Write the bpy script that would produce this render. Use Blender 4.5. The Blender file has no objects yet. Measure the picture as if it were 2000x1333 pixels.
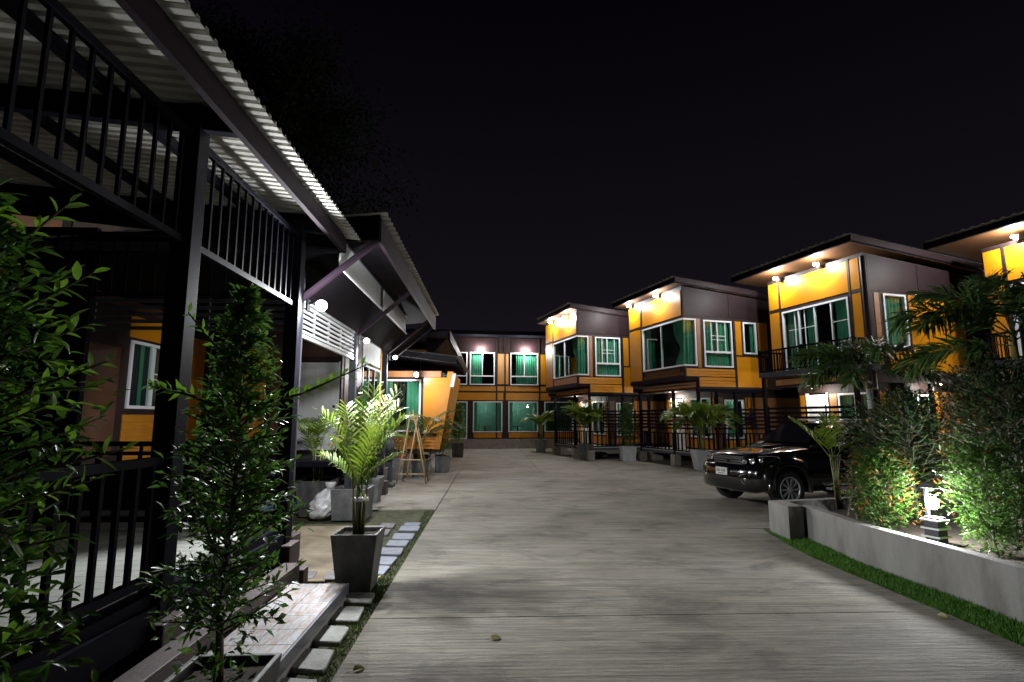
import bpy, bmesh, math, random
import numpy as np
from mathutils import Vector, Matrix
random.seed(7); rng = np.random.default_rng(7)
S = bpy.context.scene
C = S.collection
PI = math.pi
# ------------------------------------------------------------------ camera
FPX, EYE = 1080.0, 1.7
PITCH = math.atan(152.5 / FPX)
cam = bpy.data.objects.new('camera', bpy.data.cameras.new('camera'))
C.objects.link(cam); S.camera = cam
cam.location = (0, 0, EYE); cam.rotation_euler = (PI / 2 + PITCH, 0, 0)
cam.data.sensor_width = 36; cam.data.lens = 36 * FPX / 2000
cam.data.clip_start = 0.05; cam.data.clip_end = 2000
# ------------------------------------------------------------------ night sky
W = bpy.data.worlds.new('World'); S.world = W; W.use_nodes = True
nt = W.node_tree; bg = nt.nodes['Background']
tc = nt.nodes.new('ShaderNodeTexCoord'); sx = nt.nodes.new('ShaderNodeSeparateXYZ')
rp = nt.nodes.new('ShaderNodeValToRGB')
nt.links.new(tc.outputs['Generated'], sx.inputs[0]); nt.links.new(sx.outputs['Z'], rp.inputs[0])
rp.color_ramp.elements[0].position = 0.0; rp.color_ramp.elements[0].color = (.0088, .0073, .0104, 1)
rp.color_ramp.elements[1].position = 0.62; rp.color_ramp.elements[1].color = (.0012, .0008, .0017, 1)
e = rp.color_ramp.elements.new(.22); e.color = (.0046, .0036, .0058, 1)
nt.links.new(rp.outputs[0], bg.inputs[0]); bg.inputs[1].default_value = 1.0
S.view_settings.view_transform = 'Standard'; S.view_settings.look = 'None'
S.view_settings.exposure = 0.40; S.view_settings.gamma = 1.0
cy = S.cycles
cy.use_denoising = True
cy.max_bounces = 6; cy.diffuse_bounces = 3; cy.glossy_bounces = 3; cy.transparent_max_bounces = 16
cy.transmission_bounces = 4; cy.sample_clamp_indirect = 4.0; cy.sample_clamp_direct = 0
cy.caustics_reflective = False; cy.caustics_refractive = False; cy.blur_glossy = 0.5
# ------------------------------------------------------------------ frames
LA, RA, BA = map(math.radians, (2.1, 16.785, 8.86))
def W2(a, x, y): return (x * math.cos(a) - y * math.sin(a), x * math.sin(a) + y * math.cos(a))
def LW(x, y): return W2(LA, x, y)
def RW(x, y): return W2(RA, x, y)
def gz(u, v, z=0.0):
    """point where the photograph's pixel (u, v) meets the level z"""
    cp, sp = math.cos(PITCH), math.sin(PITCH)
    a, b = (u - 1000) / FPX, -(v - 666.5) / FPX
    d = (a, cp - b * sp, sp + b * cp); t = (z - EYE) / d[2]
    return (d[0] * t, d[1] * t)
# ------------------------------------------------------------------ materials
MATS = {}
def mat(name, c1, c2=None, scale=6.0, rough=.6, metal=0.0, spec=.5, bump=0.0, bscale=None, stretch=(1, 1, 1),
        coat=0.0, detail=6, c3=None, rvar=0.0, trans=0.0, rot=0.0):
    m = bpy.data.materials.new(name); m.use_nodes = True; MATS[name] = m
    t = m.node_tree; N, Lk = t.nodes, t.links
    p = N['Principled BSDF']
    p.inputs['Base Color'].default_value = (*c1, 1); p.inputs['Roughness'].default_value = rough
    p.inputs['Metallic'].default_value = metal; p.inputs['Specular IOR Level'].default_value = spec
    p.inputs['Coat Weight'].default_value = coat; p.inputs['Coat Roughness'].default_value = .05
    if c2 or bump or rvar:
        co = N.new('ShaderNodeTexCoord'); mp = N.new('ShaderNodeMapping')
        mp.inputs['Scale'].default_value = stretch; mp.inputs['Rotation'].default_value = (0, 0, rot)
        Lk.new(co.outputs['Object'], mp.inputs[0])
        nz = N.new('ShaderNodeTexNoise'); nz.inputs['Scale'].default_value = scale; nz.inputs['Detail'].default_value = detail
        nz.inputs['Roughness'].default_value = .62
        Lk.new(mp.outputs[0], nz.inputs['Vector'])
        if c2:
            r = N.new('ShaderNodeValToRGB')
            r.color_ramp.elements[0].position = .36; r.color_ramp.elements[1].position = .66
            r.color_ramp.elements[0].color = (*c1, 1); r.color_ramp.elements[1].color = (*c2, 1)
            if c3:
                q = r.color_ramp.elements.new(.5); q.color = (*c3, 1)
            Lk.new(nz.outputs['Fac'], r.inputs[0]); Lk.new(r.outputs[0], p.inputs['Base Color'])
        if rvar:
            mr = N.new('ShaderNodeMapRange'); mr.inputs[3].default_value = rough - rvar; mr.inputs[4].default_value = rough + rvar
            Lk.new(nz.outputs['Fac'], mr.inputs[0]); Lk.new(mr.outputs[0], p.inputs['Roughness'])
        if bump:
            n2 = N.new('ShaderNodeTexNoise'); n2.inputs['Scale'].default_value = bscale or scale * 4; n2.inputs['Detail'].default_value = 5
            Lk.new(mp.outputs[0], n2.inputs['Vector'])
            b = N.new('ShaderNodeBump'); b.inputs['Strength'].default_value = bump; b.inputs['Distance'].default_value = .02
            Lk.new(n2.outputs['Fac'], b.inputs['Height']); Lk.new(b.outputs[0], p.inputs['Normal'])
    if trans:
        tr = N.new('ShaderNodeBsdfTranslucent'); mx = N.new('ShaderNodeMixShader'); mx.inputs[0].default_value = trans
        src = p.inputs['Base Color']
        if src.links: Lk.new(src.links[0].from_socket, tr.inputs[0])
        else: tr.inputs[0].default_value = (*c1, 1)
        out = N['Material Output']
        Lk.new(p.outputs[0], mx.inputs[1]); Lk.new(tr.outputs[0], mx.inputs[2]); Lk.new(mx.outputs[0], out.inputs[0])
    return m
mat('soil', (.030, .022, .015), (.060, .045, .030), 9, .95, bump=.8, bscale=40)
mat('earth', (.035, .030, .022), (.055, .048, .035), 3, .95, bump=.5)
mat('concrete', (.27, .26, .24), (.40, .39, .36), 2.2, .75, bump=.25, bscale=60)
mat('wall_concrete', (.125, .118, .105), (.235, .230, .212), 2.2, .8, bump=.2, bscale=60, c3=(.192, .186, .170), stretch=(1, 1, .4), detail=9)
mat('tan_concrete', (.105, .078, .045), (.25, .205, .135), 2.6, .8, c3=(.175, .138, .082), detail=9, bump=.3, bscale=50)
mat('block', (.22, .19, .16), (.31, .28, .24), 5, .85, bump=.3)
mat('stone', (.17, .17, .155), (.26, .26, .235), 7, .8, bump=.4, bscale=40)
mat('blue_stone', (.115, .13, .165), (.18, .20, .25), 7, .7, bump=.4, bscale=40)
mat('dark_stone', (.09, .085, .085), (.15, .14, .14), 7, .8, bump=.4, bscale=40)
mat('moss', (.016, .030, .007), (.060, .085, .018), 9, .95, bump=1.0, bscale=90, c3=(.055, .048, .028), detail=9)
mat('grass', (.045, .14, .009), (.085, .22, .016), 9, .6, trans=.25)
mat('moss_blade', (.040, .070, .012), (.085, .120, .022), 9, .7, trans=.2)
mat('pot_dark', (.032, .034, .034), (.110, .112, .106), 4.5, .6, bump=.3, rvar=.15, stretch=(1, 1, .55), c3=(.066, .069, .067), detail=9)
mat('pot_light', (.34, .36, .37), (.44, .46, .47), 5, .6, bump=.15)
mat('pot_mid', (.085, .088, .088), (.175, .18, .178), 4.5, .65, bump=.25, detail=9)
mat('terracotta', (.28, .085, .040), (.36, .13, .065), 8, .8)
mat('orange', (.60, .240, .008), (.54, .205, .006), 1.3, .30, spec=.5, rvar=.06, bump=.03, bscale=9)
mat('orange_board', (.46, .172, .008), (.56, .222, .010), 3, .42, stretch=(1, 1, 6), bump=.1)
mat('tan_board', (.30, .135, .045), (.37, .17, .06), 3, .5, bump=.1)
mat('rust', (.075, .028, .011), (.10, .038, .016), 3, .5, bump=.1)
mat('brown', (.020, .0115, .0105), (.030, .017, .0155), 2.5, .55, spec=.25, rvar=.08)
mat('brown_gloss', (.019, .0105, .0115), (.027, .0150, .0165), 1.5, .45, spec=.14, rvar=.06)
mat('dark_metal', (.0055, .0055, .0092), (.0085, .0083, .0135), 4, .6, spec=.03, rvar=.08)
mat('purple_metal', (.015, .0095, .0145), (.023, .015, .022), 3, .6, spec=.04, rvar=.08)
mat('steel_grey', (.050, .050, .062), (.074, .074, .090), 4, .5, spec=.15, rvar=.1)
mat('maroon_block', (.032, .017, .016), (.050, .028, .026), 6, .6, bump=.15)
mat('white_frame', (.80, .80, .82), rough=.35)
mat('white_door', (.70, .70, .70), (.76, .76, .76), 3, .45)
mat('zinc', (.47, .46, .42), (.64, .63, .58), 7, .36, metal=.35, rvar=.12, bump=.22, bscale=110, stretch=(.35, 1, 1))
mat('zinc_pale', (.50, .52, .52), (.62, .64, .64), 5, .5, metal=.1, bump=.1)
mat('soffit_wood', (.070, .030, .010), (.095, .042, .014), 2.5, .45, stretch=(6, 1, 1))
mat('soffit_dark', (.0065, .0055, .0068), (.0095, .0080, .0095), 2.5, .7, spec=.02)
mat('plank', (.30, .31, .28), (.40, .41, .37), 4, .6, stretch=(8, 1, 1), bump=.15)
mat('curtain', (.155, .33, .25), (.20, .41, .32), 4, .85, trans=.25)
mat('panel_white', (.74, .76, .77), (.80, .82, .83), 5, .5)
mat('room_teal', (.20, .30, .26), (.25, .36, .31), 2, .9)
mat('leaf_column', (.060, .145, .024), (.125, .25, .042), 30, .36, spec=.38, trans=.45, detail=2)
mat('room', (.10, .10, .09), (.13, .13, .12), 2, .9)
mat('tile', (.24, .14, .085), (.36, .37, .40), 11, .42, spec=.5, stretch=(3.2, .8, 1), c3=(.27, .255, .255), bump=.12, bscale=25)
mat('tile_edge', (.10, .10, .12), rough=.4)
mat('bark', (.10, .085, .065), (.16, .14, .11), 14, .9, bump=.7, stretch=(1, 1, .4))
mat('palm_trunk', (.19, .20, .17), (.28, .29, .25), 9, .75, stretch=(.4, .4, 5), bump=.3)
mat('palm_stem', (.16, .13, .035), (.10, .15, .030), 5, .5, stretch=(1, 1, 3))
mat('leaf_ficus', (.030, .085, .010), (.075, .17, .018), 22, .30, spec=.55, trans=.42, detail=2)
mat('leaf_ficus_young', (.13, .28, .022), (.18, .34, .035), 22, .32, spec=.5, trans=.5, detail=2)
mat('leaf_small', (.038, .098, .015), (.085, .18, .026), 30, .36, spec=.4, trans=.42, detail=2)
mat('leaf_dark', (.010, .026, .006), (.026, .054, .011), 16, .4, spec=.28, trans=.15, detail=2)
mat('leaf_red', (.20, .045, .015), (.30, .14, .020), 16, .35, trans=.3, detail=2)
mat('leaf_palm', (.080, .140, .010), (.150, .215, .018), 14, .38, spec=.5, trans=.3, detail=2)
mat('leaf_palm_dry', (.20, .17, .045), (.26, .24, .08), 14, .5, trans=.25, detail=2)
mat('leaf_fox', (.034, .072, .018), (.065, .115, .026), 14, .4, spec=.5, trans=.22, detail=2)
mat('leaf_tree', (.006, .013, .005), (.012, .022, .007), 4, .8, spec=.1, trans=.15, detail=2)
mat('wood', (.26, .17, .07), (.36, .25, .11), 8, .6, stretch=(1, 1, .3))
mat('sack', (.66, .66, .67), (.76, .76, .77), 9, .42, bump=.35, bscale=16, trans=.12)
mat('black_plastic', (.015, .015, .017), rough=.5)
mat('cast_iron', (.030, .032, .036), (.05, .052, .056), 8, .5, bump=.2)
mat('car_paint', (.003, .003, .004), rough=.14, spec=.5, coat=1.0)
mat('car_grey', (.030, .030, .032), rough=.45)
mat('rubber', (.014, .014, .014), (.022, .022, .022), 20, .75)
mat('chrome', (.75, .75, .77), rough=.10, metal=1.0)
mat('alloy', (.66, .67, .70), rough=.32, metal=.55)
mat('car_glass', (.006, .006, .008), rough=.06, spec=.7)
mat('plate_white', (.62, .63, .60), rough=.5)
mat('plate_ink', (.06, .06, .07), rough=.5)
mat('blue_cloth', (.10, .14, .42), (.16, .20, .50), 8, .8)
mat('flower', (.55, .20, .22), (.65, .32, .30), 9, .6)
def road_mat():
    m = mat('road', (.30, .29, .26)); t = m.node_tree; N, Lk = t.nodes, t.links; p = N['Principled BSDF']
    g = N.new('ShaderNodeNewGeometry')
    def nse(sc, stretch, det=6, rgh=.6, rz=LA):
        mp = N.new('ShaderNodeMapping'); mp.inputs['Scale'].default_value = stretch; mp.inputs['Rotation'].default_value = (0, 0, -rz)
        Lk.new(g.outputs['Position'], mp.inputs[0])
        n = N.new('ShaderNodeTexNoise'); n.inputs['Scale'].default_value = sc; n.inputs['Detail'].default_value = det
        n.inputs['Roughness'].default_value = rgh; n.inputs['Distortion'].default_value = .55
        Lk.new(mp.outputs[0], n.inputs['Vector']); return n.outputs['Fac']
    def ramp(fac, els):
        r = N.new('ShaderNodeValToRGB'); r.color_ramp.elements[0].position = els[0][0]; r.color_ramp.elements[0].color = (*els[0][1], 1)
        r.color_ramp.elements[1].position = els[-1][0]; r.color_ramp.elements[1].color = (*els[-1][1], 1)
        for q, c in els[1:-1]: x = r.color_ramp.elements.new(q); x.color = (*c, 1)
        Lk.new(fac, r.inputs[0]); return r.outputs[0]
    def mul(a, b, f):
        x = N.new('ShaderNodeMix'); x.data_type = 'RGBA'; x.blend_type = 'MULTIPLY'; x.inputs[0].default_value = f
        Lk.new(a, x.inputs[6]); Lk.new(b, x.inputs[7]); return x.outputs[2]
    streak = nse(1.0, (1.0, 7.5, 1), 9, .78); fine = nse(1.0, (2.6, 34, 1), 6, .75); patch = nse(.5, (1, 1, 1), 6); stain = nse(.9, (1, 1.6, 1), 8, .68)
    mpw = N.new('ShaderNodeMapping'); mpw.inputs['Rotation'].default_value = (0, 0, -LA); Lk.new(g.outputs['Position'], mpw.inputs[0])
    wv = N.new('ShaderNodeTexWave'); wv.bands_direction = 'Y'; wv.inputs['Scale'].default_value = 5.2; wv.inputs['Distortion'].default_value = 4.0
    wv.inputs['Detail'].default_value = 4; wv.inputs['Detail Scale'].default_value = 3.5; wv.inputs['Detail Roughness'].default_value = .8; Lk.new(mpw.outputs[0], wv.inputs[0])
    col = ramp(patch, [(.3, (.185, .166, .128)), (.42, (.225, .210, .172)), (.52, (.268, .250, .205)), (.72, (.300, .292, .272))])
    col = mul(col, ramp(streak, [(.32, (.36, .34, .32)), (.45, (.76, .74, .71)), (.53, (.98, .96, .92)), (.64, (1.3, 1.27, 1.2))]), .80)
    col = mul(col, ramp(wv.outputs['Fac'], [(.0, (.78, .77, .75)), (.45, (1, .99, .97)), (1, (1.08, 1.07, 1.05))]), .45)
    col = mul(col, ramp(fine, [(.35, (.70, .69, .67)), (.6, (1.05, 1.05, 1.05))]), .7)
    col = mul(col, ramp(stain, [(.36, (.45, .43, .42)), (.48, (.95, .95, .95)), (.60, (1, 1, 1)), (.72, (1.2, 1.18, 1.14))]), .85)
    Lk.new(col, p.inputs['Base Color']); p.inputs['Roughness'].default_value = .72
    ad = N.new('ShaderNodeMath'); ad.operation = 'MULTIPLY_ADD'; ad.inputs[1].default_value = .55
    Lk.new(fine, ad.inputs[0]); ad2 = N.new('ShaderNodeMath'); ad2.operation = 'MULTIPLY_ADD'; ad2.inputs[1].default_value = .10; Lk.new(wv.outputs['Fac'], ad2.inputs[0]); Lk.new(streak, ad2.inputs[2]); Lk.new(ad2.outputs[0], ad.inputs[2])
    b = N.new('ShaderNodeBump'); b.inputs['Strength'].default_value = 1.0; b.inputs['Distance'].default_value = .05
    Lk.new(ad.outputs[0], b.inputs['Height']); Lk.new(b.outputs[0], p.inputs['Normal'])
road_mat()
def glass_mat(name, tint, refl=.9):
    m = bpy.data.materials.new(name); m.use_nodes = True; MATS[name] = m
    t = m.node_tree; N, Lk = t.nodes, t.links; N.remove(N['Principled BSDF'])
    tr = N.new('ShaderNodeBsdfTransparent'); tr.inputs[0].default_value = (*tint, 1)
    gl = N.new('ShaderNodeBsdfGlossy'); gl.inputs['Roughness'].default_value = .015; gl.inputs[0].default_value = (refl, refl, refl, 1)
    lw = N.new('ShaderNodeLayerWeight'); lw.inputs[0].default_value = .5
    pw = N.new('ShaderNodeMath'); pw.operation = 'POWER'; pw.inputs[1].default_value = 4.0; Lk.new(lw.outputs['Facing'], pw.inputs[0])
    fr = N.new('ShaderNodeMath'); fr.operation = 'MULTIPLY_ADD'; fr.inputs[1].default_value = .90; fr.inputs[2].default_value = .045; Lk.new(pw.outputs[0], fr.inputs[0])
    mx = N.new('ShaderNodeMixShader'); Lk.new(fr.outputs[0], mx.inputs[0]); Lk.new(tr.outputs[0], mx.inputs[1]); Lk.new(gl.outputs[0], mx.inputs[2])
    Lk.new(mx.outputs[0], N['Material Output'].inputs[0])
glass_mat('glass', (.74, .92, .85))
def emit_mat(name, col, s):
    m = bpy.data.materials.new(name); m.use_nodes = True; MATS[name] = m
    p = m.node_tree.nodes['Principled BSDF']; p.inputs['Base Color'].default_value = (.8, .8, .8, 1)
    p.inputs['Emission Color'].default_value = (*col, 1); p.inputs['Emission Strength'].default_value = s
    m.cycles.emission_sampling = 'NONE'
emit_mat('lamp_lens', (.96, .97, 1.0), 45.0)
def globe_mat(name, col, st):
    m = bpy.data.materials.new(name); m.use_nodes = True; MATS[name] = m
    t = m.node_tree; N, Lk = t.nodes, t.links; N.remove(N['Principled BSDF'])
    tr = N.new('ShaderNodeBsdfTransparent'); em = N.new('ShaderNodeEmission'); em.inputs[0].default_value = (*col, 1); em.inputs[1].default_value = st
    ad = N.new('ShaderNodeAddShader'); Lk.new(tr.outputs[0], ad.inputs[0]); Lk.new(em.outputs[0], ad.inputs[1]); Lk.new(ad.outputs[0], N['Material Output'].inputs[0])
    m.cycles.emission_sampling = 'NONE'
globe_mat('globe', (.97, .98, 1.0), 12.0)
# ------------------------------------------------------------------ mesh helpers
class MB:
    def __init__(s): s.v, s.f = [], []
    def quad(s, *ps):
        n = len(s.v); s.v += [tuple(p) for p in ps]; s.f.append(tuple(range(n, n + len(ps)))); return s
    def hexa(s, b, t):
        n = len(s.v); s.v += [tuple(p) for p in b] + [tuple(p) for p in t]
        s.f += [(n + 3, n + 2, n + 1, n), (n + 4, n + 5, n + 6, n + 7)] + [(n + i, n + (i + 1) % 4, n + 4 + (i + 1) % 4, n + 4 + i) for i in range(4)]
        return s
    def box(s, x0, x1, y0, y1, z0, z1):
        x0, x1 = min(x0, x1), max(x0, x1); y0, y1 = min(y0, y1), max(y0, y1)
        return s.hexa([(x0, y0, z0), (x1, y0, z0), (x1, y1, z0), (x0, y1, z0)], [(x0, y0, z1), (x1, y0, z1), (x1, y1, z1), (x0, y1, z1)])
    def bar(s, a, b, w, h=None, up=(0, 0, 1)):
        a, b = Vector(a), Vector(b); d = (b - a).normalized(); up = Vector(up)
        if abs(d.dot(up)) > .99: up = Vector((0, 1, 0))
        sd = d.cross(up).normalized() * w / 2; u = sd.cross(d).normalized() * (h or w) / 2
        return s.hexa([a - sd - u, a + sd - u, a + sd + u, a - sd + u], [b - sd - u, b + sd - u, b + sd + u, b - sd + u])
    def tube(s, pts, r, n=6, cap=True):
        pts = [Vector(p) for p in pts]; rs = r if isinstance(r, (list, tuple)) else [r] * len(pts)
        base = len(s.v)
        for i, p in enumerate(pts):
            d = (pts[min(i + 1, len(pts) - 1)] - pts[max(i - 1, 0)]).normalized()
            ref = Vector((0, 0, 1)) if abs(d.z) < .9 else Vector((1, 0, 0))
            a = d.cross(ref).normalized(); b = d.cross(a)
            for k in range(n):
                q = 2 * PI * k / n; s.v.append(tuple(p + (a * math.cos(q) + b * math.sin(q)) * rs[i]))
        for i in range(len(pts) - 1):
            for k in range(n):
                s.f.append((base + i * n + k, base + i * n + (k + 1) % n, base + (i + 1) * n + (k + 1) % n, base + (i + 1) * n + k))
        if cap:
            s.f.append(tuple(base + k for k in range(n))[::-1]); e = base + (len(pts) - 1) * n; s.f.append(tuple(e + k for k in range(n)))
        return s
    def lathe(s, prof, n=20, c=(0, 0, 0), sq=False):
        base = len(s.v)
        for r, z in prof:
            for k in range(n):
                q = 2 * PI * k / n + (PI / 4 if sq else 0); s.v.append((c[0] + r * math.cos(q), c[1] + r * math.sin(q), c[2] + z))
        for i in range(len(prof) - 1):
            for k in range(n): s.f.append((base + i * n + k, base + i * n + (k + 1) % n, base + (i + 1) * n + (k + 1) % n, base + (i + 1) * n + k))
        s.f.append(tuple(base + k for k in range(n))[::-1]); e = base + (len(prof) - 1) * n; s.f.append(tuple(e + k for k in range(n)))
        return s
    def mesh(s, name):
        m = bpy.data.meshes.new(name); m.from_pydata(s.v, [], s.f); m.update(); return m
    def build(s, name, mt, parent=None, smooth=False, bevel=0.0):
        return link(name, s.mesh(name), mt, parent, smooth, bevel)
def link(name, me, mt, parent=None, smooth=False, bevel=0.0):
    o = bpy.data.objects.new(name, me); C.objects.link(o)
    if mt and not me.materials: me.materials.append(MATS[mt])
    if smooth: me.polygons.foreach_set('use_smooth', [True] * len(me.polygons))
    if bevel:
        b = o.modifiers.new('bevel', 'BEVEL'); b.width = bevel; b.segments = 2; b.limit_method = 'ANGLE'
    if parent: o.parent = parent
    return o
def tag(o, label, cat, group=None, kind=None):
    if label: o['label'] = label
    if cat: o['category'] = cat
    if group: o['group'] = group
    if kind: o['kind'] = kind
    return o
def thing(name, label, cat, loc=(0, 0, 0), rz=0.0, group=None):
    o = bpy.data.objects.new(name, None); C.objects.link(o); o.empty_display_size = .3
    o.location = (*loc, 0)[:3] if len(loc) == 2 else loc; o.rotation_euler = (0, 0, rz)
    return tag(o, label, cat, group)
def struct(name, mb, mt, **k):
    o = mb.build(name, mt, **k); o['kind'] = 'structure'; return o
def fb(mb, F, u0, u1, z0, z1, d0, d1):
    """box on a wall face F = (side, c): u along the wall, d outwards"""
    k, c = F
    if k == 'R': return mb.box(c - d1, c - d0, u0, u1, z0, z1)
    if k == 'C': return mb.box(u0, u1, c - d1, c - d0, z0, z1)
    return mb.box(c + d0, c + d1, u0, u1, z0, z1)
def B(): return MB()
def part(parent, name, mt, F, u0, u1, z0, z1, d0, d1, bevel=0.0):
    return fb(B(), F, u0, u1, z0, z1, d0, d1).build(name, mt, parent, bevel=bevel)
def wallgrid(mb, F, u0, u1, z0, z1, d0, d1, holes):
    us = sorted({u0, u1, *[h[0] for h in holes], *[h[1] for h in holes]}); zs = sorted({z0, z1, *[h[2] for h in holes], *[h[3] for h in holes]})
    us = [u for u in us if u0 <= u <= u1]; zs = [z for z in zs if z0 <= z <= z1]
    for a, b in zip(us, us[1:]):
        run = None
        for c, d in zip(zs, zs[1:]):
            m, n = (a + b) / 2, (c + d) / 2
            hole = any(h[0] < m < h[1] and h[2] < n < h[3] for h in holes)
            if not hole: run = [run[0], d] if run else [c, d]
            if (hole or d == zs[-1]) and run: fb(mb, F, a, b, run[0], run[1], d0, d1); run = None
def curtain(parent, F, u0, u1, z0, z1, d, waves=6, amp=.025, pinch=None):
    mb = B(); n = max(12, waves * 6); rows = 8; k, c = F
    for j in range(rows + 1):
        t = j / rows; z = z1 + (z0 - z1) * t
        for i in range(n + 1):
            s = i / n; a, b = u0, u1
            if pinch:
                w = 1 - .62 * math.exp(-((t - .62) / .22) ** 2)
                if pinch > 0: a = u1 - (u1 - u0) * w
                else: b = u0 + (u1 - u0) * w
            u = a + (b - a) * s; dd = d + amp * math.sin(s * waves * 2 * PI) + amp * .4 * math.sin(s * waves * 4.7 + t * 2)
            mb.v.append((c - dd, u, z) if k == 'R' else (u, c - dd, z) if k == 'C' else (c + dd, u, z))
    for j in range(rows):
        for i in range(n): q = j * (n + 1) + i; mb.f.append((q, q + 1, q + n + 2, q + n + 1))
    return mb.build('curtain', 'curtain', parent, smooth=True)
def window(parent, F, u0, u1, z0, z1, mulls=(), trans=None, fw=.055, cur=(), bars=(), name='window', no=''):
    """white frame (part) with its panes, mullions, glazing bars and curtains as sub-parts"""
    f = B()
    if 'a' not in no: fb(f, F, u0, u0 + fw, z0, z1, -.05, .035)
    if 'b' not in no: fb(f, F, u1 - fw, u1, z0, z1, -.05, .035)
    a, b = (u0 if 'a' in no else u0 + fw), (u1 if 'b' in no else u1 - fw)
    fb(f, F, a, b, z0, z0 + fw, -.05, .034); fb(f, F, a, b, z1 - fw, z1, -.05, .034)
    w = f.build(name, 'white_frame', parent)
    zt = trans if trans else z0 + fw
    if trans: part(w, 'transom', 'white_frame', F, a, b, trans - .035, trans + .035, -.045, .030); part(w, 'pane', 'glass', F, a, b, z0 + fw, trans - .035, -.012, -.006); zt = trans + .035
    es = [a] + [m for m in mulls] + [b]
    for i, m in enumerate(mulls): part(w, 'mullion', 'white_frame', F, m - .022, m + .022, zt, z1 - fw, -.04, .024)
    for i in range(len(es) - 1):
        p0 = es[i] + (.022 if i else 0); p1 = es[i + 1] - (.022 if i < len(es) - 2 else 0)
        part(w, 'pane', 'glass', F, p0, p1, zt, z1 - fw, -.012 - .006 * (i % 2), -.006 - .006 * (i % 2))
    for (p0, p1, q0, q1) in bars: part(w, 'glazing_bar', 'white_frame', F, p0, p1, q0, q1, -.022, -.004)
    for (p0, p1, *r) in cur: curtain(w, F, p0, p1, z0 + .03, z1 - .05, -.10, max(3, int((p1 - p0) * 9)), pinch=(r[0] if r else None))
    return w
def railing(parent, a, b, ztop, zbot, step=.12, bw=.022, rw=.05, mt='dark_metal', xs=None, lowrail=True, name='railing'):
    """top and bottom rail (part) with each baluster as a sub-part; a, b are (x, y)"""
    r = B(); r.bar((*a, ztop - rw / 2), (*b, ztop - rw / 2), rw, rw)
    o = r.build(name, mt, parent)
    if lowrail: B().bar((*a, zbot + rw / 2), (*b, zbot + rw / 2), rw, rw).build('bottom_rail', mt, o)
    L = math.hypot(b[0] - a[0], b[1] - a[1]); n = max(1, int(L / step))
    h0, h1 = (zbot + rw if lowrail else zbot), ztop - rw
    ang = math.atan2(b[1] - a[1], b[0] - a[0])
    me = B().box(-bw / 2, bw / 2, -bw / 2, bw / 2, 0, h1 - h0).mesh('baluster')
    for t in (xs if xs else [(i + .5) / n for i in range(n)]):
        q = link('baluster', me, mt, o); q.location = (a[0] + (b[0] - a[0]) * t, a[1] + (b[1] - a[1]) * t, h0); q.rotation_euler.z = ang
    return o
def corr(mb, x0, x1, y0, y1, zf, pitch=.19, h=.032, th=.006, ax='y'):
    """trapezoid corrugated sheet; ribs run along x (profile along y), zf(x) gives the plane"""
    ys, k, y = [], 0, y0
    prof = [(0, 0), (.48, 0), (.58, 1), (.88, 1), (.98, 0)]
    while y < y1:
        for p, q in prof:
            if y + p * pitch <= y1: ys.append((y + p * pitch, q * h))
        y += pitch
    n = len(mb.v)
    for yy, hh in ys:
        for x in (x0, x1): mb.v.append((x, yy, zf(x) + hh)); mb.v.append((x, yy, zf(x) + hh + th))
    for i in range(len(ys) - 1):
        a, b = n + i * 4, n + i * 4 + 4
        mb.f += [(a, a + 2, b + 2, b), (a + 1, b + 1, b + 3, a + 3), (a, b, b + 1, a + 1), (a + 2, a + 3, b + 3, b + 2)]
    return mb
def lamp(name, label, loc, power, rz=0, group=None, color=(1, .97, .93), r=.07, spot=None, aim=(0, -1, -.6)):
    """wall lamp: back plate, arm, glowing glass globe with its own light (outwards is local -Y)"""
    t = thing(name, label, 'lamp', loc, rz, group)
    B().box(-.05, .05, .015, .04, -.07, .07).build('back_plate', 'steel_grey', t, bevel=.006)
    B().tube([(0, .02, .03), (0, -.05, .035), (0, -.05 - r * .5, r * .95 - .02)], .014, 8).build('arm', 'steel_grey', t, smooth=True)
    c = (0, -.06 - r, 0)
    B().lathe([(r * .45, r * .86), (r * .5, r * 1.05), (r * .3, r * 1.2)], 14, c).build('cap', 'steel_grey', t)
    B().lathe([(r * math.sin(q), -r * math.cos(q)) for q in np.linspace(.05, 2.6, 12)], 18, c).build('globe', 'globe', t, smooth=True)
    l = bpy.data.lights.new(name, 'SPOT' if spot else 'POINT'); l.energy = power; l.color = color; l.shadow_soft_size = r * .8
    lo = bpy.data.objects.new(name + '_light', l); C.objects.link(lo); lo.parent = t; lo.location = c
    if spot: l.spot_size = math.radians(spot); l.spot_blend = .35; lo.rotation_mode = 'QUATERNION'; lo.rotation_quaternion = Vector(aim).to_track_quat('-Z', 'Y')
    return t
# ================================================================== ground
struct('ground', B().quad((-400, -200, -.075), (400, -200, -.075), (400, 600, -.075), (-400, 600, -.075)), 'earth')
road = bpy.data.objects.new('road', None); C.objects.link(road); road.rotation_euler.z = LA; road['kind'] = 'structure'
def slab(x0, x1, y0, y1, zt=0.0, mt='road'):
    g = .007
    o = B().box(x0 + g, x1 - g, y0 + g, y1 - g, -.07, zt).build('slab', mt, road, bevel=.006); return o
ys = [-3.0, 5.09, 10.9, 16.7, 22.5, 28.3, 34.5]
for i, (a, b) in enumerate(zip(ys, ys[1:])):
    slab(-1.05, 1.6 if i > 2 else 3.62, a, b, -.0012 * (i % 3))
    if i > 2: slab(1.6, 3.9, a, b, -.002 * ((i + 1) % 3))
for a, b in zip(ys[2:], ys[3:]): slab(-2.95 if a < 15 else -3.6, -1.05, a, b, -.001)
for a, b in zip([8.9, 14.6, 20.3, 26.0], [14.6, 20.3, 26.0, 34.5]):
    x0 = 3.62 if a < 16 else 3.9
    slab(x0, 9.5, a, b, -.0015); slab(9.5, 16.5, a, b, -.0025)
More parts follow.
